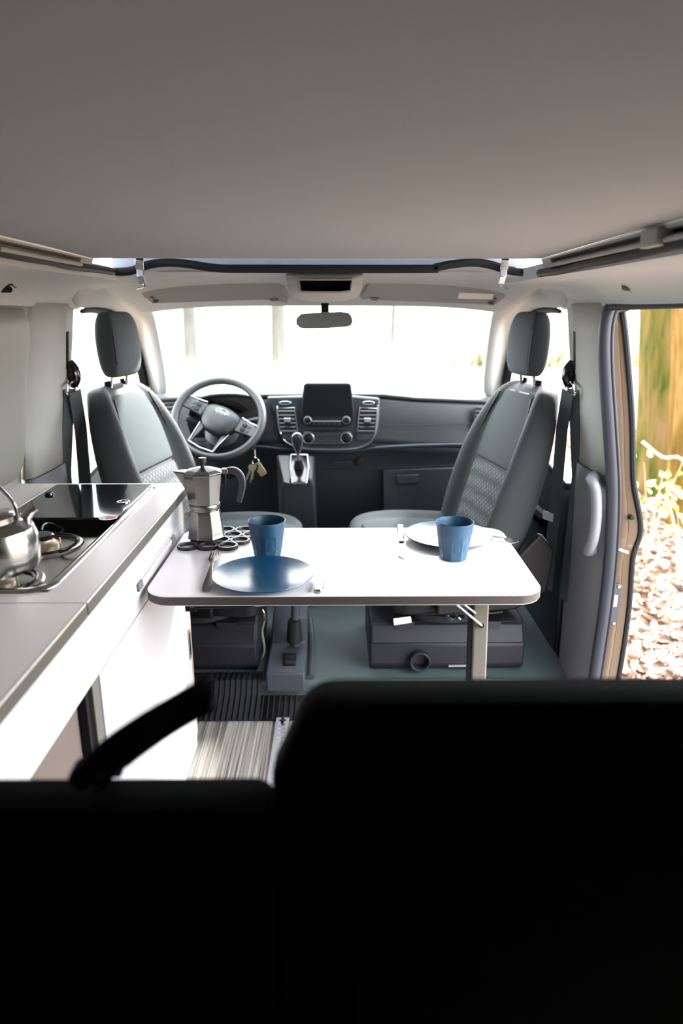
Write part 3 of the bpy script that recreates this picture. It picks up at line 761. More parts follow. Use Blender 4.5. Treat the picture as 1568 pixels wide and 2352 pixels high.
arch = [(kx + 0.055 - 0.002, ky + 0.01, kz + 0.088), (kx + 0.052, ky + 0.008, kz + 0.125), (kx + 0.02, ky + 0.004, kz + 0.165), (kx - 0.02, ky - 0.004, kz + 0.165), (kx - 0.052, ky - 0.008, kz + 0.125), (kx - 0.053, ky - 0.01, kz + 0.088)]
mk('handle', tube(smooth_path(arch, 6), 0.003, 10), 'steel', kt)

# ================================================================== TABLE
TZ = 0.72
TX0, TX1, TY0, TY1 = -0.386, 0.512, 1.40, 1.90
tb = empty('dining_table', (0.06, 1.65, 0.0), 'white laminate folding table with dark edge, hung from the cabinet and set for two', 'table')
def tr3(i, z): return [(x + (0.012 * (y - TY0) / 0.5 if x > 0 else 0), y, z) for x, y in rrect(TX0 + i, TY0 + i, TX1 - i, TY1 - i, 0.06 - i, 10)]
mk('table_top', loft([tr3(0.0, TZ - 0.0022), tr3(0.0, TZ - 0.0006), tr3(0.0008, TZ)]), 'table', tb, ang=30)
mk('edge_band', loft([tr3(0.0006, TZ - 0.022), tr3(-0.0006, TZ - 0.021), tr3(-0.0006, TZ - 0.0028), tr3(0.0004, TZ - 0.0022)]), 'table_edge', tb, ang=30)
mk('under_face', loft([tr3(0.001, TZ - 0.0236), tr3(0.0, TZ - 0.022)]), 'edge_lip', tb, ang=30)
mk('beam', hexa([(-0.293, 1.435, 0.672), (0.12, 1.435, 0.688), (0.12, 1.475, 0.688), (-0.293, 1.475, 0.672)], [(-0.293, 1.435, 0.6962), (0.12, 1.435, 0.6962), (0.12, 1.475, 0.6962), (-0.293, 1.475, 0.6962)]), 'black', tb, bevel=0.002)
br = mk('bracket', box(-0.297, 1.424, 0.672, -0.272, 1.434, 0.6962), 'black', tb, bevel=0.001)
c = Py(441, 1391, 1.423)
mk('bolt', tube([c + Vector((0, 0.001, 0)), c + Vector((0, -0.003, 0))], 0.0052, 16), 'steel', br)
mk('bolt_socket', tube([c + Vector((0, -0.003, 0)), c + Vector((0, -0.0035, 0))], 0.0026, 10), 'black', br)
mk('release_lever', tube(smooth_path([Py(578, 1384, 1.43), Py(588, 1390, 1.425), Py(610, 1389, 1.425), (Py(672, 1384, 1.43))], 5), 0.0028, 8), 'steel', tb)
leg = mk('leg', hexa([(0.366, 1.470, 0.6962), (0.402, 1.470, 0.6962), (0.402, 1.492, 0.6962), (0.366, 1.492, 0.6962)], [(0.382, 1.470, 0.0), (0.418, 1.470, 0.0), (0.418, 1.492, 0.0), (0.382, 1.492, 0.0)]), 'leg', tb, bevel=0.004)
mk('leg_side', hexa([(0.357, 1.474, 0.6962), (0.3655, 1.474, 0.6962), (0.3655, 1.494, 0.6962), (0.357, 1.494, 0.6962)], [(0.373, 1.474, 0.0), (0.3815, 1.474, 0.0), (0.3815, 1.494, 0.0), (0.373, 1.494, 0.0)]), 'black', leg)
for (a, b), (c_, d_), yy in (((1043, 1384), (1106, 1437), 1.462), ((1060, 1384), (1091, 1408), 1.468)):
    mk('brace', tube([Py(a, b, yy), Py(c_, d_, yy)], 0.0036, 8), 'steel', tb)
mk('pin', tube([Py(1106, 1437, 1.46), Py(1106, 1437, 1.475)], 0.006, 10), 'steel', leg)

# ------------------------------------------------------------------ tableware
def plate(c, r, label):
    p = empty('plate', c, label, 'plate')
    prof = [(0.0, 0.0025), (r * 0.42, 0.0), (r * 0.50, 0.0), (r * 0.52, 0.003), (r * 0.80, 0.0085), (r * 0.985, 0.0145), (r, 0.0165), (r * 0.992, 0.0182), (r * 0.97, 0.0176), (r * 0.80, 0.0118), (r * 0.5, 0.0068), (0.0, 0.0055)]
    mk('dish', lathe(prof, 72, c, cap=False), 'blue', p)
    mk('foot_ring', lathe([(r * 0.43, 0.0), (r * 0.50, 0.0), (r * 0.50, 0.0028), (r * 0.43, 0.0024)], 48, c, cap=False), 'blue', p)
    return p
p1 = Pz(604, 1319, TZ + 0.014); plate(Vector((p1.x, p1.y, TZ)), 0.1185, 'blue plate beside the moka pot and a cup')
p2 = Pz(1029, 1227, TZ + 0.014); plate(Vector((p2.x, p2.y - 0.005, TZ)), 0.1195, 'blue plate at the window end, near the swivelled passenger seat')
def cup(c, label, rot):
    p = empty('cup', c, label, 'cup')
    H, r0, r1, n, F = 0.097, 0.0335, 0.0475, 90, 9
    rings = []
    for k in range(19):
        t = k / 18; z = H * t; rr = r0 + (r1 - r0) * t ** 0.9
        lim = (0.0333 + 0.0130 * t) * 0.985        # apothem of the facets
        ring = []
        for i in range(n):
            a = 2 * math.pi * i / n; m_ = ((a + rot) % (2 * math.pi / F)) - math.pi / F
            top = 0.66 - 0.10 * (abs(m_) / (math.pi / F)) ** 2
            f = rr
            if t < top: f = min(rr, lim / math.cos(m_) * (0.955 + 0.045 * t / top))
            ring.append((c.x + f * math.cos(a), c.y + f * math.sin(a), c.z + z))
        rings.append(ring)
    def rg(r, z): return [(c.x + r * math.cos(2 * math.pi * i / n), c.y + r * math.sin(2 * math.pi * i / n), c.z + z) for i in range(n)]
    rings += [rg(r1 - 0.0008, H + 0.0012), rg(r1 - 0.002, H + 0.0008), rg(r1 - 0.003, H - 0.003), rg(r0 + 0.004, 0.03), rg(r0 - 0.004, 0.007), rg(0.002, 0.006)]
    mk('cup_body', loft(rings), 'blue_cup', p, ang=16)
    mk('rim', tube(rg(r1 - 0.0012, H + 0.0010)[::2], 0.0011, 6, closed=True), 'blue_cup', p)
    return p
c1 = Py(611, 1198, 1.640); cup(Vector((c1.x, 1.655, TZ)), 'blue faceted cup behind the plate beside the moka pot', 0.2)
c2 = Py(1046, 1202, 1.631); cup(Vector((c2.x, 1.640, TZ)), 'blue faceted cup in front of the plate at the window end', 0.5)

def band(path, ws, th):
    """flat bar along path (list of Vector), widths ws, thickness th"""
    rings = []
    for i, p in enumerate(path):
        a = path[min(i + 1, len(path) - 1)] - path[max(i - 1, 0)]; s = Vector((a.y, -a.x, 0)).normalized()
        w = ws[i] / 2; t = th / 2
        rings.append([p - s * w + Vector((0, 0, -t)), p + s * w + Vector((0, 0, -t)), p + s * w + Vector((0, 0, t)), p - s * w + Vector((0, 0, t))])
    return loft(rings)
def place(a, b):
    d = (b - a); return a, d.length, math.atan2(d.y, d.x) - math.pi / 2
def fork(a, b, label, z=0.0):
    loc, L, rz = place(a, b)
    f = empty('fork', (loc.x, loc.y, TZ + z), label, 'fork', rotz=rz)
    V = lambda y, zz: Vector((0, y * L, zz))
    mk('handle', band([V(0, .0025), V(.02, .0025), V(.15, .0027), V(.4, .004), V(.6, .008), V(.68, .0095)], [.012, .019, .021, .014, .0075, .008], .0028), 'steel', f, local=True, bevel=0.0008)
    mk('head', band([V(.68, .0095), V(.72, .009), V(.76, .007), V(.80, .0055)], [.008, .019, .024, .025], .0018), 'steel', f, local=True)
    for k in range(4):
        x = (k - 1.5) * 0.0066
        mk('tine', band([Vector((x, .80 * L, .0055)), Vector((x, .88 * L, .004)), Vector((x * 0.95, .95 * L, .005)), Vector((x * 0.93, L, .0072))], [.0043, .0040, .0036, .0016], .0018), 'steel', f, local=True)
    return f
def knife(a, b, label):
    loc, L, rz = place(a, b)
    f = empty('knife', (loc.x, loc.y, TZ), label, 'knife', rotz=rz)
    V = lambda y, zz, x=0: Vector((x, y * L, zz))
    mk('handle', band([V(0, .005), V(.015, .005), V(.08, .005), V(.3, .0052), V(.5, .0052)], [.012, .018, .021, .019, .016], .0085), 'steel', f, local=True, bevel=0.003)
    mk('bolster', band([V(.49, .0052), V(.53, .0052), V(.56, .0045)], [.0165, .0165, .012], .0075), 'steel', f, local=True, bevel=0.001)
    mk('end_cap', band([V(-.004, .005), V(.03, .005)], [.0145, .020], .009), 'steel', f, local=True, bevel=0.002)
    mk('blade', band([V(.55, .0035), V(.62, .003), V(.8, .0025, .001), V(.93, .0022, .001), V(1.0, .002, -.004)], [.013, .019, .020, .017, .004], .0016), 'steel', f, local=True)
    return f
fork(Pz(472, 1361, TZ), Pz(494, 1273, TZ), 'steel fork beside the plate near the moka pot')
knife(Pz(729, 1363, TZ), Pz(755, 1296, TZ), 'steel knife beside the plate near the moka pot, handle towards the bench')
knife(Pz(919, 1211, TZ), Pz(923, 1284, TZ), 'steel knife beside the plate at the window end, blade towards the bench')
fork(Pz(1103, 1228, TZ), Pz(1185, 1253, TZ), 'steel fork half under the plate at the window end', 0.002)

# trivet of rings
tv_c = Pz(482, 1241, TZ)
tv = empty('trivet', (tv_c.x, tv_c.y, TZ), 'black cast trivet made of joined rings under the moka pot', 'trivet')
base = Pz(523, 1258, TZ); pitch = 0.0535
ea = Vector((math.cos(R(60)), math.sin(R(60)), 0)) * pitch; eb = Vector((math.cos(R(120)), math.sin(R(120)), 0)) * pitch
first = None
for i, j in ((0, 0), (1, 0), (0, 1), (1, 1), (2, 0), (-1, 1), (0, 2), (-1, 2), (2, 1), (-2, 2), (1, 2)):
    p = base + ea * i + eb * j
    if first is None:
        first = mk('ring', lathe([(0.0275, 0.0), (0.0277, 0.008), (0.0268, 0.009), (0.0212, 0.009), (0.0205, 0.008), (0.0205, 0.0)], 30, (0, 0, 0), cap=False), 'trivet', tv, local=True)
        first.location = p - OFF[tv]
    else:
        q = first.copy(); COL.objects.link(q); q.parent = tv; q.location = p - OFF[tv]

# moka pot
mx, my, mz = -0.312, 1.795, TZ + 0.0092
mp_ = empty('moka_pot', (mx, my, mz), 'octagonal aluminium moka pot with black handle on the ring trivet', 'coffee pot')
ph = R(22.5 + 6)
mk('boiler', lathe([(0.0515, 0), (0.0525, 0.004), (0.0505, 0.012), (0.0435, 0.072), (0.0415, 0.078), (0.040, 0.080)], 8, (mx, my, mz), ph), 'alu', mp_, smooth=False, bevel=0.0015)
mk('collar', lathe([(0.0385, 0.079), (0.0385, 0.0835), (0.041, 0.084), (0.0425, 0.087), (0.0425, 0.094), (0.041, 0.097)], 40, (mx, my, mz)), 'alu', mp_)
mk('upper_pot', lathe([(0.0405, 0.095), (0.0425, 0.098), (0.0535, 0.178), (0.0545, 0.181), (0.052, 0.1815), (0.041, 0.10)], 8, (mx, my, mz), ph, cap=False), 'alu', mp_, smooth=False)
sv = Vector((-0.995, -0.10, 0)); sw = Vector((0.10, -0.995, 0)); C0 = Vector((mx, my, mz))
mk('spout', loft([[C0 + sv * 0.040 + sw * 0.019 + Vector((0, 0, .181)), C0 + sv * 0.076 + sw * 0.003 + Vector((0, 0, .184)), C0 + sv * 0.076 - sw * 0.003 + Vector((0, 0, .184)), C0 + sv * 0.040 - sw * 0.019 + Vector((0, 0, .181))],
                  [C0 + sv * 0.040 + sw * 0.012 + Vector((0, 0, .150)), C0 + sv * 0.060 + sw * 0.003 + Vector((0, 0, .158)), C0 + sv * 0.060 - sw * 0.003 + Vector((0, 0, .158)), C0 + sv * 0.040 - sw * 0.012 + Vector((0, 0, .150))],
                  [C0 + sv * 0.040 + sw * 0.004 + Vector((0, 0, .120)), C0 + sv * 0.044 + sw * 0.001 + Vector((0, 0, .124)), C0 + sv * 0.044 - sw * 0.001 + Vector((0, 0, .124)), C0 + sv * 0.040 - sw * 0.004 + Vector((0, 0, .120))]]), 'alu', mp_, smooth=False)
pl = mk('pot_lid', lathe([(0.0550, 0.1815), (0.0555, 0.184), (0.040, 0.190), (0.012, 0.1965), (0.006, 0.1975)], 8, (mx, my, mz), ph), 'alu', mp_, smooth=False, bevel=0.001)
mk('lid_lip', loft([[C0 + sv * 0.045 + sw * 0.022 + Vector((0, 0, .182)), C0 + sv * 0.079 + sw * 0.004 + Vector((0, 0, .185)), C0 + sv * 0.079 - sw * 0.004 + Vector((0, 0, .185)), C0 + sv * 0.045 - sw * 0.022 + Vector((0, 0, .182))],
                    [C0 + sv * 0.045 + sw * 0.020 + Vector((0, 0, .187)), C0 + sv * 0.078 + sw * 0.003 + Vector((0, 0, .1875)), C0 + sv * 0.078 - sw * 0.003 + Vector((0, 0, .1875)), C0 + sv * 0.045 - sw * 0.020 + Vector((0, 0, .187))]]), 'alu', pl, smooth=False)
mk('lid_knob', lathe([(0.006, 0.196), (0.0065, 0.202), (0.0085, 0.206), (0.0115, 0.209), (0.0118, 0.220), (0.0105, 0.2215)], 8, (mx, my, mz), ph), 'bakelite', pl, bevel=0.0008)
mk('hinge', box(mx + 0.052, my - 0.012, mz + 0.180, mx + 0.068, my + 0.006, mz + 0.193), 'alu', mp_, bevel=0.001)
hpth = [C0 + Vector((x, -0.003, z)) for x, z in ((0.055, .180), (0.075, .187), (0.090, .183), (0.1015, .168), (0.104, .148), (0.100, .125), (0.093, .100))]
hs = smooth_path(hpth, 5)
ring_w = [0.013 + 0.004 * math.sin(math.pi * i / (len(hs) - 1)) for i in range(len(hs))]
rr_ = []
for i, p in enumerate(hs):
    t = (hs[min(i + 1, len(hs) - 1)] - hs[max(i - 1, 0)]).normalized(); nn = Vector((t.z, 0, -t.x)); w = ring_w[i] / 2 * 1.25; d_ = 0.0085
    rr_.append([p + nn * w + Vector((0, d_, 0)), p + nn * w - Vector((0, d_, 0)), p - nn * w - Vector((0, d_, 0)), p - nn * w + Vector((0, d_, 0))])
mk('handle', loft(rr_), 'bakelite', mp_, bevel=0.003, ang=60)
mk('handle_tang', box(mx + 0.050, my - 0.009, mz + 0.150, mx + 0.062, my + 0.003, mz + 0.180), 'black', mp_, bevel=0.002)
mk('safety_valve', tube([C0 + Vector((-0.040, -0.018, 0.070)), C0 + Vector((-0.052, -0.024, 0.071))], [0.006, 0.004], 10), 'burner', mp_)
# ================================================================== CAB
# floor mat with ribs on the step
mt = empty('rubber_step_mat', (-0.40, 2.1, 0.0), 'dark ribbed rubber mat on the step at the end of the striped floor', 'mat')
def mz_(y): return interp([(2.035, 0.004), (2.06, 0.012), (2.115, 0.05), (2.14, 0.094), (2.19, 0.097)], y)
ys = (2.035, 2.06, 2.09, 2.115, 2.14, 2.19)
mk('mat_sheet', join(grid([[(x, y - 0.02, mz_(y)) for x in (-0.86, -0.5, -0.215)] for y in ys]), grid([[(x, y - 0.02, mz_(y)) for x in (-0.215, -0.06)] for y in ys[:4]])), 'mat', mt, solid=0.004)
for k in range(17):
    x = -0.40 + 0.019 * k
    mk('rib', tube([(x + 0.05 * (y - 2.04), y - 0.02, mz_(y) + 0.003) for y in (ys if x < -0.225 else ys[:4])], 0.0035, 6), 'mat', mt)

# perforated seat rail let into the floor
sr = empty('floor_rail', (-0.135, 1.3, 0.0), 'perforated aluminium seat rail let into the striped floor', 'rail')
for s in (-1, 1):
    pts = [(-0.135 + s * 0.022, 0.55), (-0.135 + s * 0.022, 2.02)]
    inn = []; y = 2.02
    while y > 0.56:
        inn.append((-0.135 + s * 0.0045, y)); inn.append((-0.135 + s * 0.0045, y - 0.008))
        inn.append((-0.135 + s * 0.0105, y - 0.011)); inn.append((-0.135 + s * 0.0115, y - 0.0165)); inn.append((-0.135 + s * 0.0105, y - 0.022)); y -= 0.025
    inn.append((-0.135 + s * 0.0045, 0.55))
    n = len(inn)
    v = [(x, yy, 0.010) for x, yy in inn] + [(-0.135 + s * 0.022, yy, 0.010) for x, yy in inn]
    f = [(i, i + 1, n + i + 1, n + i) for i in range(n - 1)]
    mk('flange', (v, f), 'alu_rail', sr, solid=0.004, smooth=False)
mk('channel', box(-0.148, 0.55, 0.0005, -0.122, 2.02, 0.0015), 'alu_rail', sr)
mk('end_clip', box(-0.141, 2.0, 0.001, -0.129, 2.03, 0.012), 'rubber', sr, bevel=0.002)

# seat pedestals
def pedestal(s, x0, x1, label):
    p = empty('seat_pedestal', ((x0 + x1) / 2, 2.38, 0.0905), label, 'seat base')
    prof = [(2.205, 0.0905), (2.185, 0.115), (2.185, 0.195), (2.215, 0.225), (2.222, 0.262), (2.245, 0.275), (2.57, 0.275), (2.57, 0.0905)]
    body = mk('base_box', prism([(x0, y, z) for y, z in prof], (x1 - x0, 0, 0)), 'pedestal', p, bevel=0.008)
    mk('upper_band', hexa([(x0 + 0.004, 2.183, 0.200), (x1 - 0.004, 2.183, 0.200), (x1 - 0.004, 2.216, 0.262), (x0 + 0.004, 2.216, 0.262)],
                          [(x0 + 0.004, 2.20, 0.200), (x1 - 0.004, 2.20, 0.200), (x1 - 0.004, 2.24, 0.262), (x0 + 0.004, 2.24, 0.262)]), 'pedestal', p, bevel=0.006)
    for fx in (0.22, 0.78):
        x = x0 + (x1 - x0) * fx
        mk('notch', hexa([(x - 0.03, 2.205, 0.245), (x + 0.03, 2.205, 0.245), (x + 0.038, 2.21, 0.272), (x - 0.038, 2.21, 0.272)], [(x - 0.03, 2.24, 0.245), (x + 0.03, 2.24, 0.245), (x + 0.038, 2.24, 0.275), (x - 0.038, 2.24, 0.275)]), 'pedestal', p)
    mk('swivel_plate', lathe([(0.19, 0.2755), (0.19, 0.30), (0.15, 0.315)], 40, ((x0 + x1) / 2, 2.38, 0)), 'rubber', p)
    for dx in (-0.17, 0.17):
        mk('seat_runner', box((x0 + x1) / 2 + dx - 0.02, 2.2, 0.316, (x0 + x1) / 2 + dx + 0.02, 2.56, 0.345), 'black', p, bevel=0.004)
    mk('front_lever', tube(smooth_path([((x0 + x1) / 2 - 0.17, 2.22, 0.33), ((x0 + x1) / 2 - 0.16, 2.17, 0.325), ((x0 + x1) / 2 + 0.16, 2.17, 0.325), ((x0 + x1) / 2 + 0.17, 2.22, 0.33)], 5), 0.006, 8), 'black', p)
    return p
pp = pedestal(1, 0.165, 0.715, 'dark plastic pedestal with round air outlet under the passenger seat')
c = Py(963, 1514, 2.18)
ol = mk('air_outlet', loft([[c + Vector((q * math.cos(2 * math.pi * i / 28), d, q * math.sin(2 * math.pi * i / 28))) for i in range(28)] for q, d in ((0.036, 0.03), (0.036, -0.022), (0.030, -0.022), (0.030, 0.004))], cap=False), 'pedestal', pp)
mk('outlet_rim', tube([c + Vector((0.033 * math.cos(2 * math.pi * i / 28), -0.022, 0.033 * math.sin(2 * math.pi * i / 28))) for i in range(28)], 0.0035, 8, closed=True), 'pedestal', ol)
mk('paper_tag', face_prism([(903, 1421), (943, 1416), (945, 1430), (905, 1436)], 2.19, 0.002), 'paper', pp)
mk('wire_clip', face_prism([(1030, 1528), (1094, 1527), (1094, 1531), (1030, 1532)], 2.178, 0.004), 'silver', pp)
wires = []
for k in range(5):
    a = Py(1000 + 14 * k, 1398 + 5 * (k % 3), 2.2); b = Py(1040 + 8 * k, 1422 - 4 * (k % 2), 2.19)
    mk('wire', tube(smooth_path([a, a.lerp(b, 0.5) + Vector((0, -0.02, 0.012 * (-1) ** k)), b], 4), 0.003, 6), ('steel', 'blue', 'black')[k % 3], pp)
dp = pedestal(-1, -0.715, -0.235, 'dark plastic pedestal under the driver seat beside the handbrake')
mk('side_bracket', tube(smooth_path([Py(600, 1398, 2.2), Py(608, 1420, 2.178), Py(602, 1450, 2.178), Py(607, 1490, 2.178), Py(603, 1508, 2.178)], 4), 0.005, 8), 'steel', dp)

# low console with switch and handbrake between the seats
hc = empty('handbrake_console', (-0.12, 2.25, 0.0905), 'grey floor console with handbrake lever and switch between the seats', 'console')
mk('console_base', prism([(-0.198, y, z) for y, z in ((2.106, 0.056), (2.104, 0.13), (2.125, 0.138), (2.32, 0.138), (2.40, 0.20), (2.52, 0.215), (2.60, 0.0915), (2.119, 0.0915), (2.119, 0.056))], (0.135, 0, 0)), 'console', hc, bevel=0.01)
sw_ = mk('switch_panel', prism([Pz(a, b, 0.1385) for a, b in ((651, 1502), (681, 1502), (679, 1530), (649, 1530))], (0, 0, 0.003)), 'black', hc, bevel=0.001)
for k in range(2):
    mk('switch_rocker', prism([Pz(a, b, 0.1415) for a, b in ((654, 1505 + 12 * k), (678, 1505 + 12 * k), (677, 1514 + 12 * k), (653, 1514 + 12 * k))], (0, 0, 0.004)), 'pedestal', hc, bevel=0.001)
lv = mk('handbrake_lever', tube(smooth_path([(-0.105, 2.30, 0.14), (-0.105, 2.29, 0.22), (-0.10, 2.28, 0.31)], 4), 0.016, 12), 'console', hc)
mk('lever_grip', tube([(-0.108, 2.285, 0.165), (-0.106, 2.275, 0.25)], [0.030, 0.024], 14), 'rubber', hc)
mk('aisle_groove', tube(smooth_path([(-0.045, 2.14, 0.094), (-0.045, 2.3, 0.10), (-0.05, 2.42, 0.11), (-0.06, 2.5, 0.15)], 4), 0.013, 10), 'console', hc)

# ------------------------------------------------------------------ swivel seats (local: facing -Y, side the armrest is on = a)
def sect(w, t, b):
    half = [(-1.0, 0.30 * t), (-1.02, 0.72 * t), (-0.97, t + 0.55 * b), (-0.86, t + b), (-0.74, t + 0.55 * b), (-0.64, t - 0.006), (-0.35, t), (0.0, t + 0.002)]
    front = [(u * w, v) for u, v in half] + [(-u * w, v) for u, v in half[-2::-1]]
    back = [(0.80 * w, 0.02 * t), (0.4 * w, -0.06 * t), (0, -0.08 * t), (-0.4 * w, -0.06 * t), (-0.80 * w, 0.02 * t)]
    return front + back
RECL = R(13)
def bk(u, v, s):           # backrest coords -> seat local
    y = 0.20 - v * math.cos(RECL) + s * math.sin(RECL); z = 0.47 + s * math.cos(RECL) + v * math.sin(RECL)
    return Vector((u, y, z))
BW = [(0.0, 0.225), (0.15, 0.25), (0.32, 0.255), (0.45, 0.235), (0.54, 0.20), (0.595, 0.165), (0.625, 0.13)]
BT = [(0.0, 0.13), (0.2, 0.115), (0.45, 0.10), (0.56, 0.09), (0.60, 0.075), (0.625, 0.05)]
BB = [(0.0, 0.05), (0.2, 0.06), (0.4, 0.048), (0.5, 0.028), (0.58, 0.012), (0.625, 0.004)]
def hb(u, v, s):           # headrest: more upright than the backrest
    o = bk(0, 0.05, 0.63); t = R(3)
    return Vector((u * 0.90, o.y - (v * 0.93 - 0.045) * math.cos(t) + (s - 0.63) * math.sin(t), o.z + (s - 0.63) * math.cos(t) + (v * 0.93 - 0.045) * math.sin(t)))
def make_seat(loc, rz, a, label):
    S = empty('swivel_seat', loc, label, 'seat', rotz=rz)
    # cushion, lofted front to back
    rings = []
    for y, w, zt, th, b in ((-0.335, 0.15, 0.53, 0.05, 0.0), (-0.325, 0.20, 0.553, 0.10, 0.004), (-0.28, 0.235, 0.570, 0.17, 0.012), (-0.15, 0.25, 0.568, 0.18, 0.022), (0.05, 0.25, 0.545, 0.16, 0.026), (0.20, 0.235, 0.53, 0.14, 0.022), (0.225, 0.22, 0.51, 0.08, 0.008)):
        rings.append([Vector((u, y, zt - th + v)) for u, v in sect(w, th, b)])
    mk('cushion', loft(rings), 'bolster', S, local=True, sub=2)
    mk('cushion_panel', grid([[Vector((w * f, y, z + 0.003 - 0.004 * f * f)) for f in (-0.6, -0.3, 0, 0.3, 0.6)] for y, w, z in ((-0.30, 0.2, 0.562), (-0.25, 0.23, 0.573), (-0.1, 0.25, 0.568), (0.08, 0.25, 0.546))]), 'fabric', S, local=True, sub=1, solid=0.006)
    mk('seat_skirt', loft([[(x, y, z) for x, y in rrect(-0.24, -0.26, 0.24, 0.24, 0.06, 4)] for z in (0.346, 0.39)]), 'black', S, local=True, bevel=0.004)
    # backrest
    rings = []
    for s in (0.0, 0.03, 0.12, 0.22, 0.32, 0.42, 0.50, 0.56, 0.60, 0.625):
        rings.append([bk(u, v, s) for u, v in sect(interp(BW, s), interp(BT, s), interp(BB, s))])
    mk('backrest', loft(rings), 'bolster', S, local=True, sub=2)
    def patch(s0, s1, e):
        rows = []
        for i in range(7):
            s = s0 + (s1 - s0) * i / 6; w = interp(BW, s) * 0.70; t = interp(BT, s)
            rows.append([bk(w * f, t + e - 0.004 * abs(f) ** 3, s) for f in (-1, -0.7, -0.35, 0, 0.35, 0.7, 1)])
        return grid(rows)
    mk('upper_panel', patch(0.315, 0.585, 0.0035), 'fabric', S, local=True, sub=1, solid=0.007)
    mk('lower_panel', patch(0.03, 0.308, 0.0035), 'pattern', S, local=True, sub=1, solid=0.007)
    for sd in (-1, 1):      # piping along the bolsters
        mk('piping', tube([bk(sd * interp(BW, s) * 0.72, interp(BT, s) + 0.012, s) for s in (0.02, 0.1, 0.2, 0.3, 0.4, 0.5, 0.57)], 0.003, 6), 'black', S, local=True)
    # headrest
    hr = []
    for s, w, v0, v1 in ((0.645, 0.07, 0.065, 0.095), (0.650, 0.092, 0.050, 0.112), (0.68, 0.106, 0.042, 0.124), (0.74, 0.110, 0.038, 0.128), (0.80, 0.108, 0.040, 0.126), (0.842, 0.098, 0.046, 0.118), (0.858, 0.082, 0.058, 0.106), (0.860, 0.065, 0.066, 0.096)):
        m_ = (v0 + v1) / 2
        hr.append([hb(u, v, s) for u, v in ((-w, m_), (-w * 1.0, v1 - 0.010), (-w * 0.93, v1 - 0.001), (0, v1 + 0.004), (w * 0.93, v1 - 0.001), (w * 1.0, v1 - 0.010), (w, m_), (w * 0.97, v0 + 0.006), (w * 0.75, v0), (0, v0), (-w * 0.75, v0), (-w * 0.97, v0 + 0.006))])
    H = mk('headrest', loft(hr), 'fabric', S, local=True, sub=2)
    mk('headrest_side_seam', tube([hb(a * -0.105, 0.121, s) for s in (0.69, 0.74, 0.80)], 0.0015, 6), 'black', H, local=True)
    for sd in (-1, 1):
        mk('headrest_post', cyl(bk(sd * 0.055, 0.05, 0.59), hb(sd * 0.055, 0.075, 0.665), 0.006, 10), 'chrome', S, local=True)
        mk('post_collar', tube([bk(sd * 0.055, 0.05, 0.615), bk(sd * 0.055, 0.051, 0.634)], [0.016, 0.011], 14), 'gloss', S, local=True)
    # folded-up armrest on side a, plastic side cover on the other
    arm = []
    for s, w, v in ((0.10, 0.022, 0.06), (0.12, 0.030, 0.075), (0.25, 0.032, 0.08), (0.40, 0.031, 0.075), (0.50, 0.027, 0.065), (0.53, 0.018, 0.05)):
        u0 = a * (interp(BW, s) + 0.028)
        arm.append([bk(u0 + w * math.cos(q), 0.045 + v * 0.75 * math.sin(q), s) for q in [2 * math.pi * k / 10 for k in range(10)]])
    mk('armrest', loft(arm), 'bolster', S, local=True, sub=1)
    cov = [(-0.12, 0.352), (0.16, 0.352), (0.27, 0.41), (0.285, 0.56), (0.23, 0.62), (0.15, 0.54), (0.0, 0.46), (-0.12, 0.43)]
    mk('side_cover', prism([(-a * 0.252, y, z) for y, z in cov], (-a * 0.028, 0, 0)), 'black', S, local=True, bevel=0.008)
    mk('recline_knob', tube([Vector((-a * 0.28, 0.18, 0.46)), Vector((-a * 0.305, 0.18, 0.46))], [0.035, 0.03], 20), 'rubber', S, local=True)
    bl = mk('belt_buckle', tube([Vector((a * 0.27, 0.12, 0.40)), Vector((a * 0.275, 0.06, 0.50))], 0, flat=(0.03, 0.02), up=(1, 0, 0)), 'black', S, local=True, bevel=0.004)
    return S
PHI = 80
make_seat((0.450, 2.38, 0), R(-PHI), -1, 'grey fabric passenger seat swivelled inwards, beside the sliding door pillar')
make_seat((-0.432, 2.36, 0), R(PHI), 1, 'grey fabric driver seat swivelled inwards, in front of the steering wheel')

# ------------------------------------------------------------------ dashboard
db = empty('dashboard', (0, 3.0, 0.0905), 'dark dashboard across the cab with centre stack, vents and glove box', 'dashboard')
def dz(x): return -0.030 * (abs(x) / 0.84) ** 2.2 - (0.012 if x > 0.25 else 0) * min(1, max(0, (x - 0.12) / 0.3))
def dyo(x): return 0.05 * (abs(x) / 0.84) ** 2
XS = [-0.86, -0.7, -0.55, -0.4, -0.25, -0.12, 0, 0.12, 0.25, 0.4, 0.55, 0.7, 0.86]
def dash_strip(prof): return grid([[(x, y + dyo(x), z + dz(x)) for x in XS] for y, z in prof])
mk('dash_top', dash_strip([(3.42, 0.925), (3.25, 0.965), (3.08, 0.990), (2.985, 0.992), (2.965, 0.986), (2.962, 0.976)]), 'dash_top', db, solid=0.006)
mk('dash_face', dash_strip([(2.972, 0.978), (2.965, 0.955), (2.95, 0.885), (2.962, 0.80), (2.955, 0.775)]), 'dash', db, solid=0.006)
mk('dash_lower', dash_strip([(2.965, 0.776), (2.985, 0.74), (3.00, 0.66), (3.02, 0.52), (3.08, 0.36), (3.2, 0.20), (3.3, 0.0905)]), 'dash_low', db, solid=0.006)
# satin swoosh below the upper face
sw = [(700, 1033), (760, 1036), (820, 1034), (880, 1027), (960, 1023), (1040, 1021), (1120, 1021)]
mk('satin_trim', tube(smooth_path([Py(a, b, 2.935 + max(0, (a - 900)) * 0.00008) for a, b in sw], 5), [0.008] * 31, 10), 'stack', db)
sl = [(420, 1018), (520, 1022), (600, 1026), (650, 1031), (700, 1033)]
mk('satin_trim', tube(smooth_path([Py(a, b, 2.94) for a, b in sl], 5), 0.006, 10), 'stack', db)
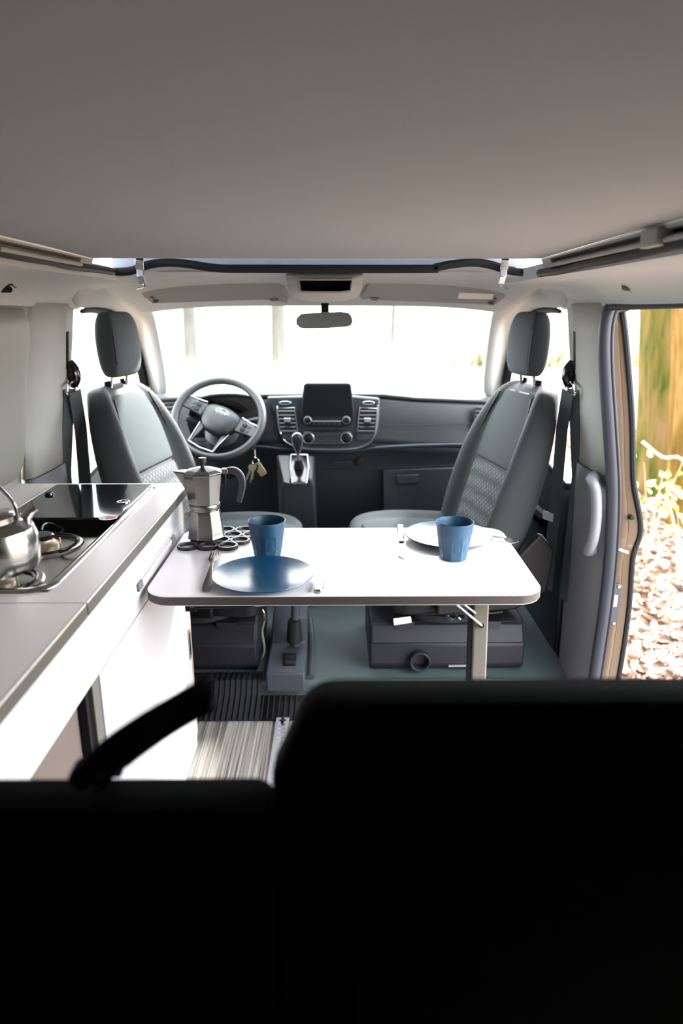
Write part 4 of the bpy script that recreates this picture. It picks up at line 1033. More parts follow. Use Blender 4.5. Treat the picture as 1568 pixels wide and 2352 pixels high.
# centre stack
cs = mk('centre_stack', face_prism([(612, 912), (690, 910), (815, 910), (872, 915), (872, 960), (866, 1002), (850, 1022), (815, 1033), (700, 1034), (660, 1024), (640, 1004), (634, 960)], 2.925, 0.05), 'stack', db, bevel=0.008)
mk('stack_rim', tube(smooth_path([Py(a, b, 2.922) for a, b in ((636, 932), (640, 975), (648, 1004), (665, 1020), (700, 1030), (760, 1032), (815, 1030), (846, 1018), (860, 1000), (866, 970), (867, 930))], 4), 0.0045, 8), 'silver', cs)
# touch screen
scn = mk('screen_housing', prism([Py(a, b, 2.885 + 0.0005 * (980 - b) * 0.4) for a, b in ((697, 884), (703, 880), (800, 880), (806, 884), (809, 910), (813, 950), (811, 966), (803, 977), (790, 981), (714, 981), (701, 977), (693, 966), (690, 950), (694, 910))], (0, 0.03, 0)), 'black', db, bevel=0.004)
mk('screen_glass', prism([Py(a, b, 2.8845 + 0.0005 * (980 - b) * 0.4) for a, b in ((701, 886), (802, 886), (807, 930), (808, 956), (694, 956), (697, 930))], (0, 0.002, 0)), 'screen', scn)
mk('radio_strip', face_prism([(716, 966), (784, 966), (784, 969), (716, 969)], 2.879, 0.006), 'silver', scn)
for k in range(6):
    x = 717 + 11.5 * k; mk('radio_key', face_prism([(x, 972), (x + 8, 972), (x + 8, 976), (x, 976)], 2.8815, 0.006), 'stack', scn)
def knob(px, py, Y, r, parent):
    c = Py(px, py, Y)
    k = mk('knob', tube([c + Vector((0, 0.012, 0)), c, c + Vector((0, -0.008, 0)), c + Vector((0, -0.010, 0))], [r, r, r * 0.86, r * 0.7], 28), 'black', parent)
    mk('knob_ring', tube([c + Vector((r * math.cos(2 * math.pi * i / 28), -0.001, r * math.sin(2 * math.pi * i / 28))) for i in range(28)], r * 0.14, 8, closed=True), 'silver', k)
knob(706, 965, 2.878, 0.0150, db); knob(795, 965, 2.878, 0.0150, db)
clp = mk('climate_panel', face_prism([(700, 990), (803, 990), (812, 1004), (804, 1020), (790, 1024), (712, 1024), (698, 1020), (690, 1004)], 2.905, 0.03), 'dash', db, bevel=0.006)
knob(708, 1006, 2.90, 0.0225, db); knob(795, 1006, 2.90, 0.0225, db)
for k in range(6):
    x = 728 + 9 * k; mk('climate_key', face_prism([(x, 1003), (x + 7, 1003), (x + 7, 1008), (x, 1008)], 2.902, 0.006), 'stack', clp)
# air vents
def vent(poly, Y, n, tab=True):
    v = mk('air_vent', face_prism(poly, Y, 0.02), 'rubber', db, bevel=0.003)
    ty = min(b for a, b in poly); by = max(b for a, b in poly)
    def xr(y):
        xs_ = []
        for (a, b), (c_, d_) in zip(poly, poly[1:] + poly[:1]):
            if (b - y) * (d_ - y) <= 0 and b != d_: xs_.append(a + (c_ - a) * (y - b) / (d_ - b))
        return min(xs_), max(xs_)
    for k in range(n):
        y = ty + (by - ty) * (k + 0.7) / (n + 0.2)
        a, b = xr(y)
        mk('slat', prism([Py(a + 2, y, Y - 0.004), Py(b - 2, y, Y - 0.004), Py(b - 2, y + (by - ty) / n * 0.34, Y - 0.008), Py(a + 2, y + (by - ty) / n * 0.34, Y - 0.008)], (0, 0.012, 0.002)), 'stack', v)
    fr_ = [Py(a, b, Y - 0.005) for a, b in poly]
    mk('vent_frame', tube(fr_, 0.0028, 6, closed=True), 'silver' if tab else 'stack', v)
    if tab:
        a, b = xr((ty + by) / 2); m_ = (a + b) / 2; y = (ty + by) / 2
        mk('vent_tab', face_prism([(m_ - 8, y - 4), (m_ + 8, y - 4), (m_ + 7, y + 6), (m_ - 7, y + 6)], Y - 0.016, 0.014), 'silver', v, bevel=0.002)
vent([(636, 938), (676, 936), (683, 990), (642, 992)], 2.915, 6)
vent([(826, 936), (866, 938), (862, 992), (820, 990)], 2.915, 6)
for pts in ([(643, 997), (683, 995), (690, 1004), (688, 1012), (668, 1014), (650, 1008)], [(820, 995), (861, 997), (853, 1009), (836, 1013), (817, 1012), (815, 1003)]):
    mk('switch_bank', face_prism(pts, 2.913, 0.02), 'dash', db, bevel=0.003)
vent([(1091, 936), (1116, 938), (1116, 985), (1088, 985)], 2.955, 5, False)
vent([(378, 928), (400, 926), (400, 965), (380, 970)], 2.975, 4, False)
for px in (655, 846):
    c = Py(px, 925, 2.925); mk('top_button', prism([(c.x + 0.025 * math.cos(t), 2.916, c.z + 0.006 * math.sin(t)) for t in [2 * math.pi * k / 20 for k in range(20)]], (0, 0.012, 0)), 'rubber', db)
    mk('button_bezel', tube([(c.x + 0.025 * math.cos(t), 2.916, c.z + 0.006 * math.sin(t)) for t in [2 * math.pi * k / 20 for k in range(20)]], 0.002, 6, closed=True), 'silver', db)
# seams on the passenger side
mk('face_seam', tube([Py(872, 979, 2.93), Py(960, 977, 2.932), Py(1092, 974, 2.955)], 0.0014, 6), 'rubber', db)
mk('glove_seam', tube([Py(872, 1046, 2.955), Py(872, 1160, 2.99)], 0.0016, 6), 'rubber', db)
gbx = mk('glove_box', face_prism([(878, 1080), (1075, 1072), (1075, 1190), (880, 1195)], 2.981, 0.03), 'dash_low', db, bevel=0.006)
mk('glove_latch', face_prism([(908, 1092), (962, 1090), (958, 1110), (912, 1112)], 2.972, 0.02), 'dash_low', gbx, bevel=0.003)
mk('glove_label', face_prism([(920, 1117), (950, 1116), (948, 1129), (918, 1130)], 2.978, 0.003), 'dash', gbx)
mk('shelf_line', tube([Py(735, 1078, 2.955), Py(872, 1076, 2.955), Py(1080, 1066, 2.97)], 0.0025, 6), 'rubber', db)
c = Py(830, 1060, 2.955); mk('power_socket', tube([c, c + Vector((0, -0.006, 0))], 0.018, 22), 'rubber', db)
for px in (767, 780, 797): mk('usb_slot', face_prism([(px, 1061), (px + 11, 1061), (px + 11, 1063.5), (px, 1063.5)], 2.952, 0.004), 'stack', db)
# instrument hood and cluster behind the wheel
hood = [Py(a, b, 2.90) for a, b in ((432, 955), (440, 925), (462, 910), (500, 904), (545, 904), (580, 910), (600, 925), (608, 955))]
mk('instrument_hood', loft([[p + Vector((0, 0, 0.004)) for p in hood], [p + Vector((0, -0.01, -0.010)) for p in hood], [p + Vector((0, 0.08, -0.02)) for p in hood]], closed=False, cap=False), 'dash', db, solid=0.008, sub=1)
mk('instrument_panel', face_prism([(430, 975), (438, 930), (465, 914), (500, 909), (545, 909), (578, 915), (596, 932), (606, 975), (590, 1005), (440, 1005)], 2.962, 0.02), 'gloss', db)
# gear console
gc = mk('gear_console', loft([[Py(a, b, 2.88) for a, b in ((632, 1042), (722, 1044), (722, 1044), (632, 1042))],
                              [Py(634, 1044, 2.86), Py(720, 1046, 2.86), Py(716, 1100, 2.72), Py(652, 1100, 2.72)],
                              [Py(634, 1048, 2.875), Py(722, 1048, 2.875), Py(722, 1122, 2.73), Py(648, 1122, 2.73)],
                              [(-0.20, 2.93, 0.0915), (-0.03, 2.93, 0.0915), (-0.03, 2.76, 0.0915), (-0.20, 2.76, 0.0915)]][1:]), 'dash_low', db, bevel=0.01)
def on_gc(px, py, e=0.0):   # plane of the sloping gate
    t = (py - 1044) / (1100 - 1044); return Py(px, py, 2.86 - 0.14 * t - e)
mk('gate_surround', prism([on_gc(a, b, 0.002) for a, b in ((640, 1048), (662, 1047), (665, 1112), (652, 1108))], (0, -0.003, 0.003)), 'dash', gc)
mk('gate_frame', tube([on_gc(a, b, 0.006) for a, b in ((668, 1045), (706, 1045), (709, 1072), (703, 1110), (671, 1110), (666, 1072))], 0.004, 8, closed=True), 'silver', gc)
mk('gate_plate', prism([on_gc(a, b, 0.001) for a, b in ((670, 1047), (704, 1047), (706, 1072), (701, 1108), (673, 1108), (668, 1072))], (0, -0.003, 0.003)), 'gloss', gc)
gl_ = empty('gear_lever', on_gc(686, 1075), 'gear lever with dark grip and satin edge in front of the dashboard', 'gear lever')
b0 = on_gc(686, 1072, 0.012); t0 = Py(682, 1000, 2.70)
mk('boot', tube([b0, b0.lerp(t0, 0.25)], [0.022, 0.014], 16), 'rubber', gl_)
mk('shaft', cyl(b0.lerp(t0, 0.2), b0.lerp(t0, 0.6), 0.007, 10), 'silver', gl_)
n_ = []
for f, w, d_ in ((0.40, 0.010, 0.010), (0.5, 0.014, 0.013), (0.65, 0.020, 0.017), (0.8, 0.024, 0.020), (0.92, 0.025, 0.021), (1.02, 0.021, 0.018), (1.08, 0.010, 0.009)):
    q = b0.lerp(t0, f); n_.append([q + Vector((w * math.cos(t), d_ * math.sin(t) * 0.9, d_ * math.sin(t) * 0.3)) for t in [2 * math.pi * k / 14 for k in range(14)]])
kb = mk('grip', loft(n_), 'dash', gl_, sub=1)
mk('grip_trim', tube(smooth_path([b0.lerp(t0, 0.42) + Vector((0, -0.014, 0)), b0.lerp(t0, 0.7) + Vector((-0.016, -0.014, 0)), b0.lerp(t0, 0.92) + Vector((-0.02, -0.010, 0.004)), b0.lerp(t0, 1.06) + Vector((0, -0.010, 0.002)), b0.lerp(t0, 0.92) + Vector((0.02, -0.010, 0.004)), b0.lerp(t0, 0.7) + Vector((0.016, -0.014, 0))], 4, closed=True), 0.0025, 8, closed=True), 'silver', kb)

# ------------------------------------------------------------------ steering wheel
WC = Py(503, 964, 2.825)
cl = db      # the shroud and stalks are fixed to the dashboard
ax = Vector((0, math.cos(R(37)), -math.sin(R(37))))
mk('column_shroud', loft([[WC + ax * d + Vector((w * math.cos(t), 0.6 * h * math.sin(t), 0.8 * h * math.sin(t) - dz_)) for t in [2 * math.pi * k / 16 for k in range(16)]] for d, w, h, dz_ in ((0.062, 0.055, 0.055, 0.0), (0.08, 0.075, 0.075, 0.01), (0.18, 0.085, 0.085, 0.02), (0.32, 0.09, 0.10, 0.03))]), 'dash_low', cl)
mk('stalk', tube(smooth_path([WC + ax * 0.08 + Vector((-0.05, 0, 0.01)), WC + ax * 0.07 + Vector((-0.09, 0, 0.02)), WC + ax * 0.06 + Vector((-0.145, 0, 0.035))], 4), [0.012, 0.011, 0.010, 0.009, 0.009, 0.010, 0.012, 0.013, 0.012], 10), 'stack', cl)
mk('stalk', tube(smooth_path([WC + ax * 0.08 + Vector((0.05, 0, 0.01)), WC + ax * 0.07 + Vector((0.10, 0, 0.025)), WC + ax * 0.06 + Vector((0.185, 0, 0.035))], 4), [0.012, 0.011, 0.010, 0.009, 0.009, 0.010, 0.012, 0.013, 0.012], 10), 'stack', cl)
swl = empty('steering_wheel', WC, 'dark steering wheel with oval emblem, turned slightly to the right', 'steering wheel')
swl.scale = (1.035, 1.035, 1.035); swl.rotation_mode = 'QUATERNION'
swl.rotation_quaternion = (Matrix.Rotation(R(53), 3, 'X') @ Matrix.Rotation(R(-27), 3, 'Z')).to_quaternion()
Rw = 0.174
mk('rim', tube([(Rw * math.cos(2 * math.pi * i / 64), Rw * 1.0 * math.sin(2 * math.pi * i / 64), 0.012) for i in range(64)], 0.0165, 14, closed=True), 'dash', swl, local=True)
hubp = [(-0.085, 0.045), (-0.05, 0.062), (0, 0.068), (0.05, 0.062), (0.085, 0.045), (0.083, 0.0), (0.062, -0.045), (0.03, -0.062), (-0.03, -0.062), (-0.062, -0.045), (-0.083, 0.0)]
hub = mk('hub', loft([[(x * 0.95, y * 0.95, -0.05) for x, y in hubp], [(x, y, -0.02) for x, y in hubp], [(x * 0.97, y * 0.97, 0.0) for x, y in hubp], [(x * 0.75, y * 0.72, 0.013) for x, y in hubp], [(x * 0.3, y * 0.3, 0.017) for x, y in hubp]]), 'dash', swl, local=True, sub=2)
for s in (-1, 1):
    sp_ = mk('spoke', loft([[(s * 0.075, 0.045, -0.022), (s * 0.075, 0.045, 0.0), (s * 0.075, -0.015, 0.0), (s * 0.075, -0.015, -0.022)],
                            [(s * 0.12, 0.036, -0.012), (s * 0.12, 0.036, 0.004), (s * 0.12, -0.012, 0.004), (s * 0.12, -0.012, -0.012)],
                            [(s * 0.168, 0.032, 0.004), (s * 0.168, 0.032, 0.014), (s * 0.168, -0.016, 0.014), (s * 0.168, -0.016, 0.004)]]), 'dash', swl, local=True, bevel=0.004)
    for k, (x, y) in enumerate(((0.105, 0.022), (0.13, 0.022), (0.105, 0.002), (0.13, 0.002))):
        mk('button', box(s * x - 0.009, y - 0.007, 0.0035, s * x + 0.009, y + 0.007, 0.0075), 'stack' if k % 2 else 'rubber', sp_, local=True, bevel=0.002)
    mk('spoke_edge', tube([(s * 0.08, 0.048, 0.002), (s * 0.125, 0.040, 0.006), (s * 0.160, 0.038, 0.014)], 0.003, 8), 'silver', sp_, local=True)
    lo = mk('lower_spoke', loft([[(s * 0.040, -0.050, -0.03), (s * 0.040, -0.050, -0.01), (s * 0.064, -0.036, -0.01), (s * 0.064, -0.036, -0.03)],
                                 [(s * 0.046, -0.11, -0.006), (s * 0.046, -0.11, 0.008), (s * 0.056, -0.105, 0.008), (s * 0.056, -0.105, -0.006)],
                                 [(s * 0.046, -0.166, 0.004), (s * 0.046, -0.166, 0.014), (s * 0.058, -0.160, 0.014), (s * 0.058, -0.160, 0.004)]]), 'dash', swl, local=True, bevel=0.003)
    mk('chrome_edge', tube([(s * 0.066, -0.040, -0.006), (s * 0.058, -0.105, 0.010), (s * 0.055, -0.140, 0.014)], 0.002, 8), 'silver', lo, local=True)
mk('chrome_bridge', tube([(-0.055, -0.140, 0.014), (0, -0.146, 0.014), (0.055, -0.140, 0.014)], 0.003, 8), 'silver', swl, local=True)
em = mk('emblem', lathe([(0.0, 0.0), (1.0, 0.0), (1.0, 0.5), (0.9, 1.0), (0.86, 1.0), (0.84, 0.5), (0.0, 0.5)], 40, cap=False), 'silver', swl, local=True)
em.scale = (0.030, 0.0135, 0.004); em.location = (0.0, 0.030, 0.0135); em.rotation_euler = (R(-6), 0, 0)
M['emblem_blue'] = mat('emblem_field', (20, 26, 38), 0.5, spec=0.2)
ef = mk('emblem_field', lathe([(0.0, 0.0), (0.80, 0.0), (0.80, 0.64), (0.0, 0.7)], 40, cap=False), 'emblem_blue', swl, local=True)
ef.scale = em.scale; ef.location = em.location; ef.rotation_euler = em.rotation_euler
text_mesh('emblem_script', 'Ford', 0.019, 'silver', swl, Matrix.Translation((0.0, 0.0302, 0.0168)) @ Matrix.Rotation(R(-6), 4, 'X'))

# keys in the ignition
kr = Py(585, 1032, 2.80)
ks = empty('key_bunch', kr + Vector((0, 0, -0.12)), 'bunch of keys with metal tag hanging from the steering column', 'keys')
mk('ignition_key', tube([kr + Vector((-0.03, 0.04, 0.01)), kr], [0.012, 0.008], 12), 'black', ks)
mk('key_chain', tube([kr + Vector((0.002 * (-1) ** k, 0, -0.006 * k)) for k in range(7)], 0.0035, 8), 'steel', ks)
def flatring(c, r, th): return tube([c + Vector((r * math.cos(2 * math.pi * i / 24), 0, r * math.sin(2 * math.pi * i / 24))) for i in range(24)], th, 8, closed=True)
mk('split_ring', flatring(kr + Vector((0.002, 0, -0.052)), 0.014, 0.0018), 'steel', ks)
def slabpoly(c, ang, poly, th):
    m_ = Matrix.Rotation(ang, 4, 'Y'); return prism([c + (m_ @ Vector((x, 0, z))) for x, z in poly], (0, th, 0))
c = kr + Vector((0.006, -0.004, -0.062))
mk('metal_tag', slabpoly(c, R(-32), [(-0.012, 0.004), (0.012, 0.004), (0.016, -0.006), (0.016, -0.052), (0.012, -0.056), (-0.012, -0.056), (-0.016, -0.052), (-0.016, -0.006)], 0.003), 'key_brass', ks, bevel=0.0008)
for ang, dx, m_, L in ((8, -0.006, 'key_brass', 0.062), (24, -0.010, 'steel', 0.07), (-4, 0.0, 'black', 0.058), (14, -0.004, 'steel', 0.08)):
    c2 = kr + Vector((dx, -0.008 + dx, -0.062))
    g = slabpoly(c2, R(ang), [(-0.011, 0.0), (0.011, 0.0), (0.013, -0.012), (0.008, -0.024), (0.004, -0.027), (0.004, -L), (0.0, -L - 0.004), (-0.004, -L), (-0.004, -0.05), (-0.006, -0.046), (-0.004, -0.042), (-0.004, -0.027), (-0.008, -0.024), (-0.013, -0.012)], 0.0022)
    mk('key', g, m_, ks)

# ------------------------------------------------------------------ seat belts
for s, nm, top, gd, slot in ((-1, "driver's", (155, 762), (153, 862), None), (1, "passenger's", (1320, 762), (1322, 862), None)):
    X = s * 0.826
    g0 = Px(gd[0], gd[1], X)
    sb = empty('seat_belt', (g0.x, g0.y, 0.30), "grey seat belt with black height adjuster on the %s door pillar" % nm, 'seat belt')
    a, b = Px(top[0], top[1], s * 0.795), Px(gd[0] - s * 3, gd[1] - 15, s * 0.812)
    mk('adjuster_slot', tube([a, b], 0, flat=(0.014, 0.006), up=(-s, 0, 0)), 'black', sb)
    mk('adjuster', tube(smooth_path([g0 + Vector((-s * 0.01, 0, 0.042)), g0 + Vector((-s * 0.020, 0, 0.02)), g0 + Vector((-s * 0.024, 0, -0.01)), g0 + Vector((-s * 0.02, 0, -0.04))], 3), [0.016, 0.018, 0.02, 0.022, 0.022, 0.022, 0.021, 0.018, 0.014, 0.010], 12), 'gloss', sb)
    gc_ = Px(gd[0] + s * -10, gd[1] + 32, s * 0.80)
    mk('guide_loop', tube(smooth_path([gc_ + Vector((0, dy, dz_)) for dy, dz_ in ((-0.03, 0.012), (0.03, 0.02), (0.034, -0.01), (-0.026, -0.018))], 5, closed=True), 0.0045, 8, closed=True), 'chrome', sb)
    lo = Px(gd[0] + s * 2, 1095, s * 0.853)
    mk('webbing_lower', tube([gc_ + Vector((s * 0.006, 0, 0)), lo, lo + Vector((0, 0, -0.45))], 0, flat=(0.046, 0.003), up=(-s, -0.4, 0)), 'webbing', sb)
    e = Px(gd[0] - s * 42, 1105, s * 0.825); w0 = gc_ + Vector((-s * 0.012, -0.004, -0.006))
    mk('webbing_front', tube([w0, w0.lerp(e, 0.4) + Vector((-s * 0.006, 0, 0)), e, e + Vector((-s * 0.01, -0.02, -0.40))], 0, flat=(0.046, 0.003), up=(-s, -0.7, 0)), 'webbing', sb)
    if s > 0:
        t_ = Px(1258, 1195, 0.78)
        mk('belt_tongue', tube([t_ + Vector((0, 0, 0.03)), t_], 0, flat=(0.05, 0.004), up=(-1, -0.5, 0)), 'chrome', sb)

# outside mirrors
for s, nm, px, py in ((-1, "driver's", 203, 905), (1, "passenger's", 1290, 915)):
    c = Px(px, py, s * 1.12)
    em_ = empty('door_mirror', c + Vector((0, 0, -0.12)), "white outside mirror beyond the %s window" % nm, 'mirror')
    rg = []
    for d, k in ((-0.04, 0.86), (-0.03, 1.0), (0.03, 0.98), (0.08, 0.75), (0.10, 0.45)):
        rg.append([c + Vector((x * k, d, z * k)) for x, z in rrect(-0.11, -0.13, 0.11, 0.13, 0.04, 4)])
    mk('housing', loft(rg), 'white_paint', em_)
    mk('mirror_face', ([c + Vector((x * 0.8, -0.041, z * 0.82)) for x, z in rrect(-0.11, -0.13, 0.11, 0.13, 0.04, 4)], [tuple(range(20))]), 'mirror', em_, smooth=False)
    mk('arm', hexa([(s * 0.95, c.y, c.z - 0.14), (s * 0.95, c.y + 0.05, c.z - 0.14), (s * 0.95, c.y + 0.05, c.z - 0.08), (s * 0.95, c.y, c.z - 0.08)], [(s * 1.06, c.y, c.z - 0.12), (s * 1.06, c.y + 0.05, c.z - 0.12), (s * 1.06, c.y + 0.05, c.z - 0.06), (s * 1.06, c.y, c.z - 0.06)]), 'black', em_, bevel=0.006)
# ================================================================== REAR BENCH (seen from behind, out of focus)
def bench_seat(x0, x1, ztop, label, tilt, r=0.05):
    b = empty('bench_seat', ((x0 + x1) / 2, 0.62, 0.0), label, 'bench')
    rings = []
    for d, k in ((0.0, 0.006), (0.004, 0.0012), (0.02, 0.0), (0.045, 0.0015), (0.056, 0.008)):
        ring = []
        pl_ = rrect(x0 + k, 0.28 + k, x1 - k, ztop - k, r, 6)
        i_c = 13                                   # long left-hand edge runs between corner points 13 and 14
        pl_ = pl_[:i_c + 1] + [(x0 + k, ztop - dzz) for dzz in (0.05, 0.085, 0.2, 0.4)] + pl_[i_c + 1:]
        for x, z in pl_:
            ring.append((x + tilt * max(0, (z - (ztop - 0.085))) * (1 if x < (x0 + x1) / 2 else 0), 0.52 + d + 0.06 * (ztop - z) , z))
        rings.append(ring)
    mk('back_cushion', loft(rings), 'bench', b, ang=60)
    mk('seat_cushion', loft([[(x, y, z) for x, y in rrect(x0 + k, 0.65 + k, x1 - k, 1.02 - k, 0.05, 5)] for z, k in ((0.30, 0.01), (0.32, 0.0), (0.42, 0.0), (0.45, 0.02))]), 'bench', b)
    mk('seat_frame', box(x0 + 0.03, 0.64, 0.006, x1 - 0.03, 0.98, 0.30), 'black', b, bevel=0.01)
    for xx in (x0 + 0.08, x1 - 0.08):
        mk('back_seam', tube([(xx, 0.52 + 0.06 * (ztop - z) - 0.0005, z) for z in (ztop - 0.05, ztop - 0.3, 0.33)], 0.0015, 6), 'bench', b)
    return b
zr = Py(900, 1556, 0.565).z; zl = Py(300, 1790, 0.565).z
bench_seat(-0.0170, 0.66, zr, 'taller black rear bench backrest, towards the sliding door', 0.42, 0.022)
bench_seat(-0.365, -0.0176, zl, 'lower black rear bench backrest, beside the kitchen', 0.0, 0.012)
# webbing strap lying on the lower backrest
st_pts = [Py(205, 1793, 0.555), Py(222, 1770, 0.545), Py(262, 1722, 0.54), Py(330, 1672, 0.542), Py(420, 1618, 0.55), Py(466, 1592, 0.555), Py(474, 1596, 0.565), Py(430, 1630, 0.58), Py(340, 1690, 0.58), Py(272, 1745, 0.575), Py(248, 1786, 0.57)]
sp5 = smooth_path(st_pts, 5)
stp = empty('pull_strap', st_pts[0], 'black webbing pull strap looping up from the lower bench backrest', 'strap')
mk('strap_band', tube(sp5, 0, flat=(0.004, 0.032), up=(0, -0.35, 1)), 'strap', stp, bevel=0.0015)
mk('strap_anchor', tube([st_pts[0] + Vector((-0.010, -0.004, 0.006)), st_pts[0] + Vector((0.014, -0.002, 0.022))], 0, flat=(0.022, 0.03), up=(0, -1, 0)), 'strap', stp, bevel=0.005)

# ================================================================== OUTSIDE
GZ = -0.50
gr = struct('ground', ([(-60, -40, GZ), (60, -40, GZ), (60, 90, GZ), (-60, 90, GZ)], [(0, 1, 2, 3)]), 'ground', label='forest floor covered in dry leaves', smooth=False)
def leaf_geo(L, W, fold, curl):
    n = 5; v = []
    for i in range(n + 1):
        t = i / n; w = W * math.sin(math.pi * (0.06 + 0.94 * t) ** 0.8) * (1 - 0.15 * t)
        y = L * (t - 0.5); z = curl * (2 * t - 1) ** 2
        v += [(-w / 2, y, z + fold), (0, y, z), (w / 2, y, z + fold)]
    f = []
    for i in range(n):
        for k in range(2):
            a = i * 3 + k; f.append((a, a + 1, a + 4, a + 3))
    return v, f
variants = []
for L, W, fo, cu in ((0.085, 0.05, 0.008, 0.012), (0.075, 0.05, 0.012, 0.02), (0.095, 0.055, 0.004, 0.016), (0.07, 0.042, 0.015, 0.008)):
    me = bpy.data.meshes.new('leaf'); v, f = leaf_geo(L, W, fo, cu); me.from_pydata(v, [], f); me.materials.append(M['leaf_dry'])
    for p in me.polygons: p.use_smooth = True
    variants.append(me)
rnd = random.Random(3)
for k in range(300):
    y = 3.0 + 3.4 * rnd.random() ** 1.3
    p = Pz(1410 + 190 * rnd.random(), 1176, GZ)  # direction only; distance from the ground row below
    row = 1150 + 440 * rnd.random(); col = 1395 + 200 * rnd.random()
    p = Pz(col, row, GZ)
    o = bpy.data.objects.new('leaf', variants[k % 4]); COL.objects.link(o); o.parent = gr
    o.location = (p.x, p.y, GZ + 0.015 + 0.025 * rnd.random())
    o.rotation_euler = (rnd.uniform(-0.6, 0.6), rnd.uniform(-0.6, 0.6), rnd.uniform(0, 6.28)); s = rnd.uniform(0.8, 1.35); o.scale = (s, s, s)
V, F = [], []
base = [leaf_geo(0.08, 0.05, 0.01, 0.015), leaf_geo(0.07, 0.05, 0.006, 0.02)]
for k in range(9000):
    u = rnd.random()
    x = rnd.uniform(1.15, 7.5); y = rnd.uniform(-0.5, 11)
    s = rnd.uniform(0.8, 1.5); m_ = Matrix.Translation((x, y, GZ + 0.006 + 0.03 * rnd.random())) @ Matrix.Rotation(rnd.uniform(0, 6.28), 4, 'Z') @ Matrix.Rotation(rnd.uniform(-0.5, 0.5), 4, 'X') @ Matrix.Rotation(rnd.uniform(-0.5, 0.5), 4, 'Y') @ Matrix.Scale(s, 4)
    v, f = base[k % 2]; n = len(V); V += [m_ @ Vector(q) for q in v]; F += [tuple(i + n for i in q) for q in f]
lt = mk('leaf_litter', (V, F), 'leaf_dry', gr); lt['kind'] = 'stuff'

def tree(px0, px1, pyb, label, m_, wob=0.03, h=7.0, dist=None, lean=0.0, group=None, name='tree', branches=()):
    b = Pz((px0 + px1) / 2, pyb, GZ) if dist is None else None
    if b is None:
        d = ray((px0 + px1) / 2, 900); b = CAM + d * (dist / d.y); b.z = GZ
    depth = ((b - CAM).dot(CROT @ Vector((0, 0, -1))))
    r = (px1 - px0) / FPX * depth / 2
    t = empty(name, b, label, 'tree', group)
    rr = random.Random(int(px0)); rings = []; n = 20
    ph = [rr.uniform(0, 6.28) for _ in range(4)]
    for k in range(15):
        z = h * (k / 14) ** 1.3; q = r * (1.0 - 0.5 * z / h) * (1 + 0.22 * math.exp(-z / 0.3))
        ring = []
        for i in range(n):
            a = 2 * math.pi * i / n
            rad = q * (1 + wob * math.sin(3 * a + ph[0] + z) + wob * math.sin(5 * a + ph[1] + 0.7 * z) + wob * 0.6 * math.sin(9 * a + ph[2] - z))
            ring.append(b + Vector((rad * math.cos(a) + lean * z, rad * math.sin(a), z - 0.02)))
        rings.append(ring)
    mk('trunk', loft(rings), m_, t, ang=80)
    for pts, rad in branches:
        mk('branch', tube(smooth_path([b + Vector(p) for p in pts], 5), [max(0.004, rad * (1 - 0.8 * i / (5 * (len(pts) - 1)))) for i in range(5 * (len(pts) - 1) + 1)], 8), 'twig', t)
    return t
tree(1462, 1600, 1135, 'thick mossy green-brown tree trunk beyond the open sliding door', 'bark_moss', 0.05, lean=-0.12, branches=[(((0, -0.3, 2.2), (-0.5, -0.5, 2.32), (-1.0, -0.6, 2.30), (-1.6, -0.7, 2.45)), 0.03)])
tree(1535, 1660, 1205, 'yellow-brown tree trunk growing against the mossy one', 'bark_brown', 0.05, lean=-0.12)
tree(428, 461, 0, 'slender pale tree trunk seen through the windscreen above the steering wheel', 'bark_pale', 0.02, dist=17.0, h=10)
tree(624, 660, 0, 'slender pale tree trunk seen through the windscreen beside the rear-view mirror', 'bark_pale', 0.02, dist=17.5, h=10)
tree(868, 875, 0, 'far slimmer tree of a pair seen through the windscreen', 'bark_pale', 0.02, dist=45, h=9)
tree(893, 906, 0, 'far stouter tree of a pair seen through the windscreen', 'bark_pale', 0.02, dist=45, h=9)
tree(236, 246, 0, "thin pale tree beyond the driver's window", 'bark_pale', 0.03, dist=11.0, h=7)

# young shoots with fresh leaves beside the mossy tree
def sapling(px, py, label, n, hgt, spread, seed):
    rr = random.Random(seed); b = Pz(px, py, GZ)
    s = empty('sapling', b, label, 'sapling')
    me = bpy.data.meshes.new('leaf'); v, f = leaf_geo(0.075, 0.055, 0.006, 0.008); me.from_pydata(v, [], f); me.materials.append(M['leaf_green'])
    for p in me.polygons: p.use_smooth = True
    for k in range(5):
        a = rr.uniform(0, 6.28); tip = Vector((math.cos(a) * spread * rr.uniform(0.5, 1), math.sin(a) * spread * rr.uniform(0.4, 1), hgt * rr.uniform(0.6, 1)))
        path = smooth_path([b, b + tip * 0.4 + Vector((0, 0, 0.1)), b + tip], 5)
        mk('stem', tube(path, [0.007 - 0.0005 * i for i in range(len(path))], 6), 'twig', s)
        for j in range(n):
            q = path[rr.randrange(len(path) // 2, len(path))] + Vector((rr.uniform(-.09, .09), rr.uniform(-.09, .09), rr.uniform(-.03, .08)))
            o = bpy.data.objects.new('leaf', me); COL.objects.link(o); o.parent = s; o.location = q - b
            o.rotation_euler = (rr.uniform(0.2, 1.3), rr.uniform(-.6, .6), rr.uniform(0, 6.28)); sc_ = rr.uniform(0.7, 1.2); o.scale = (sc_, sc_, sc_)
sapling(1480, 1300, 'young shoot with fresh yellow-green leaves in front of the mossy tree', 7, 0.85, 0.30, 5)
sapling(1556, 1345, 'leafy yellow-green shoot in front of the yellow-brown trunk', 6, 0.75, 0.25, 9)
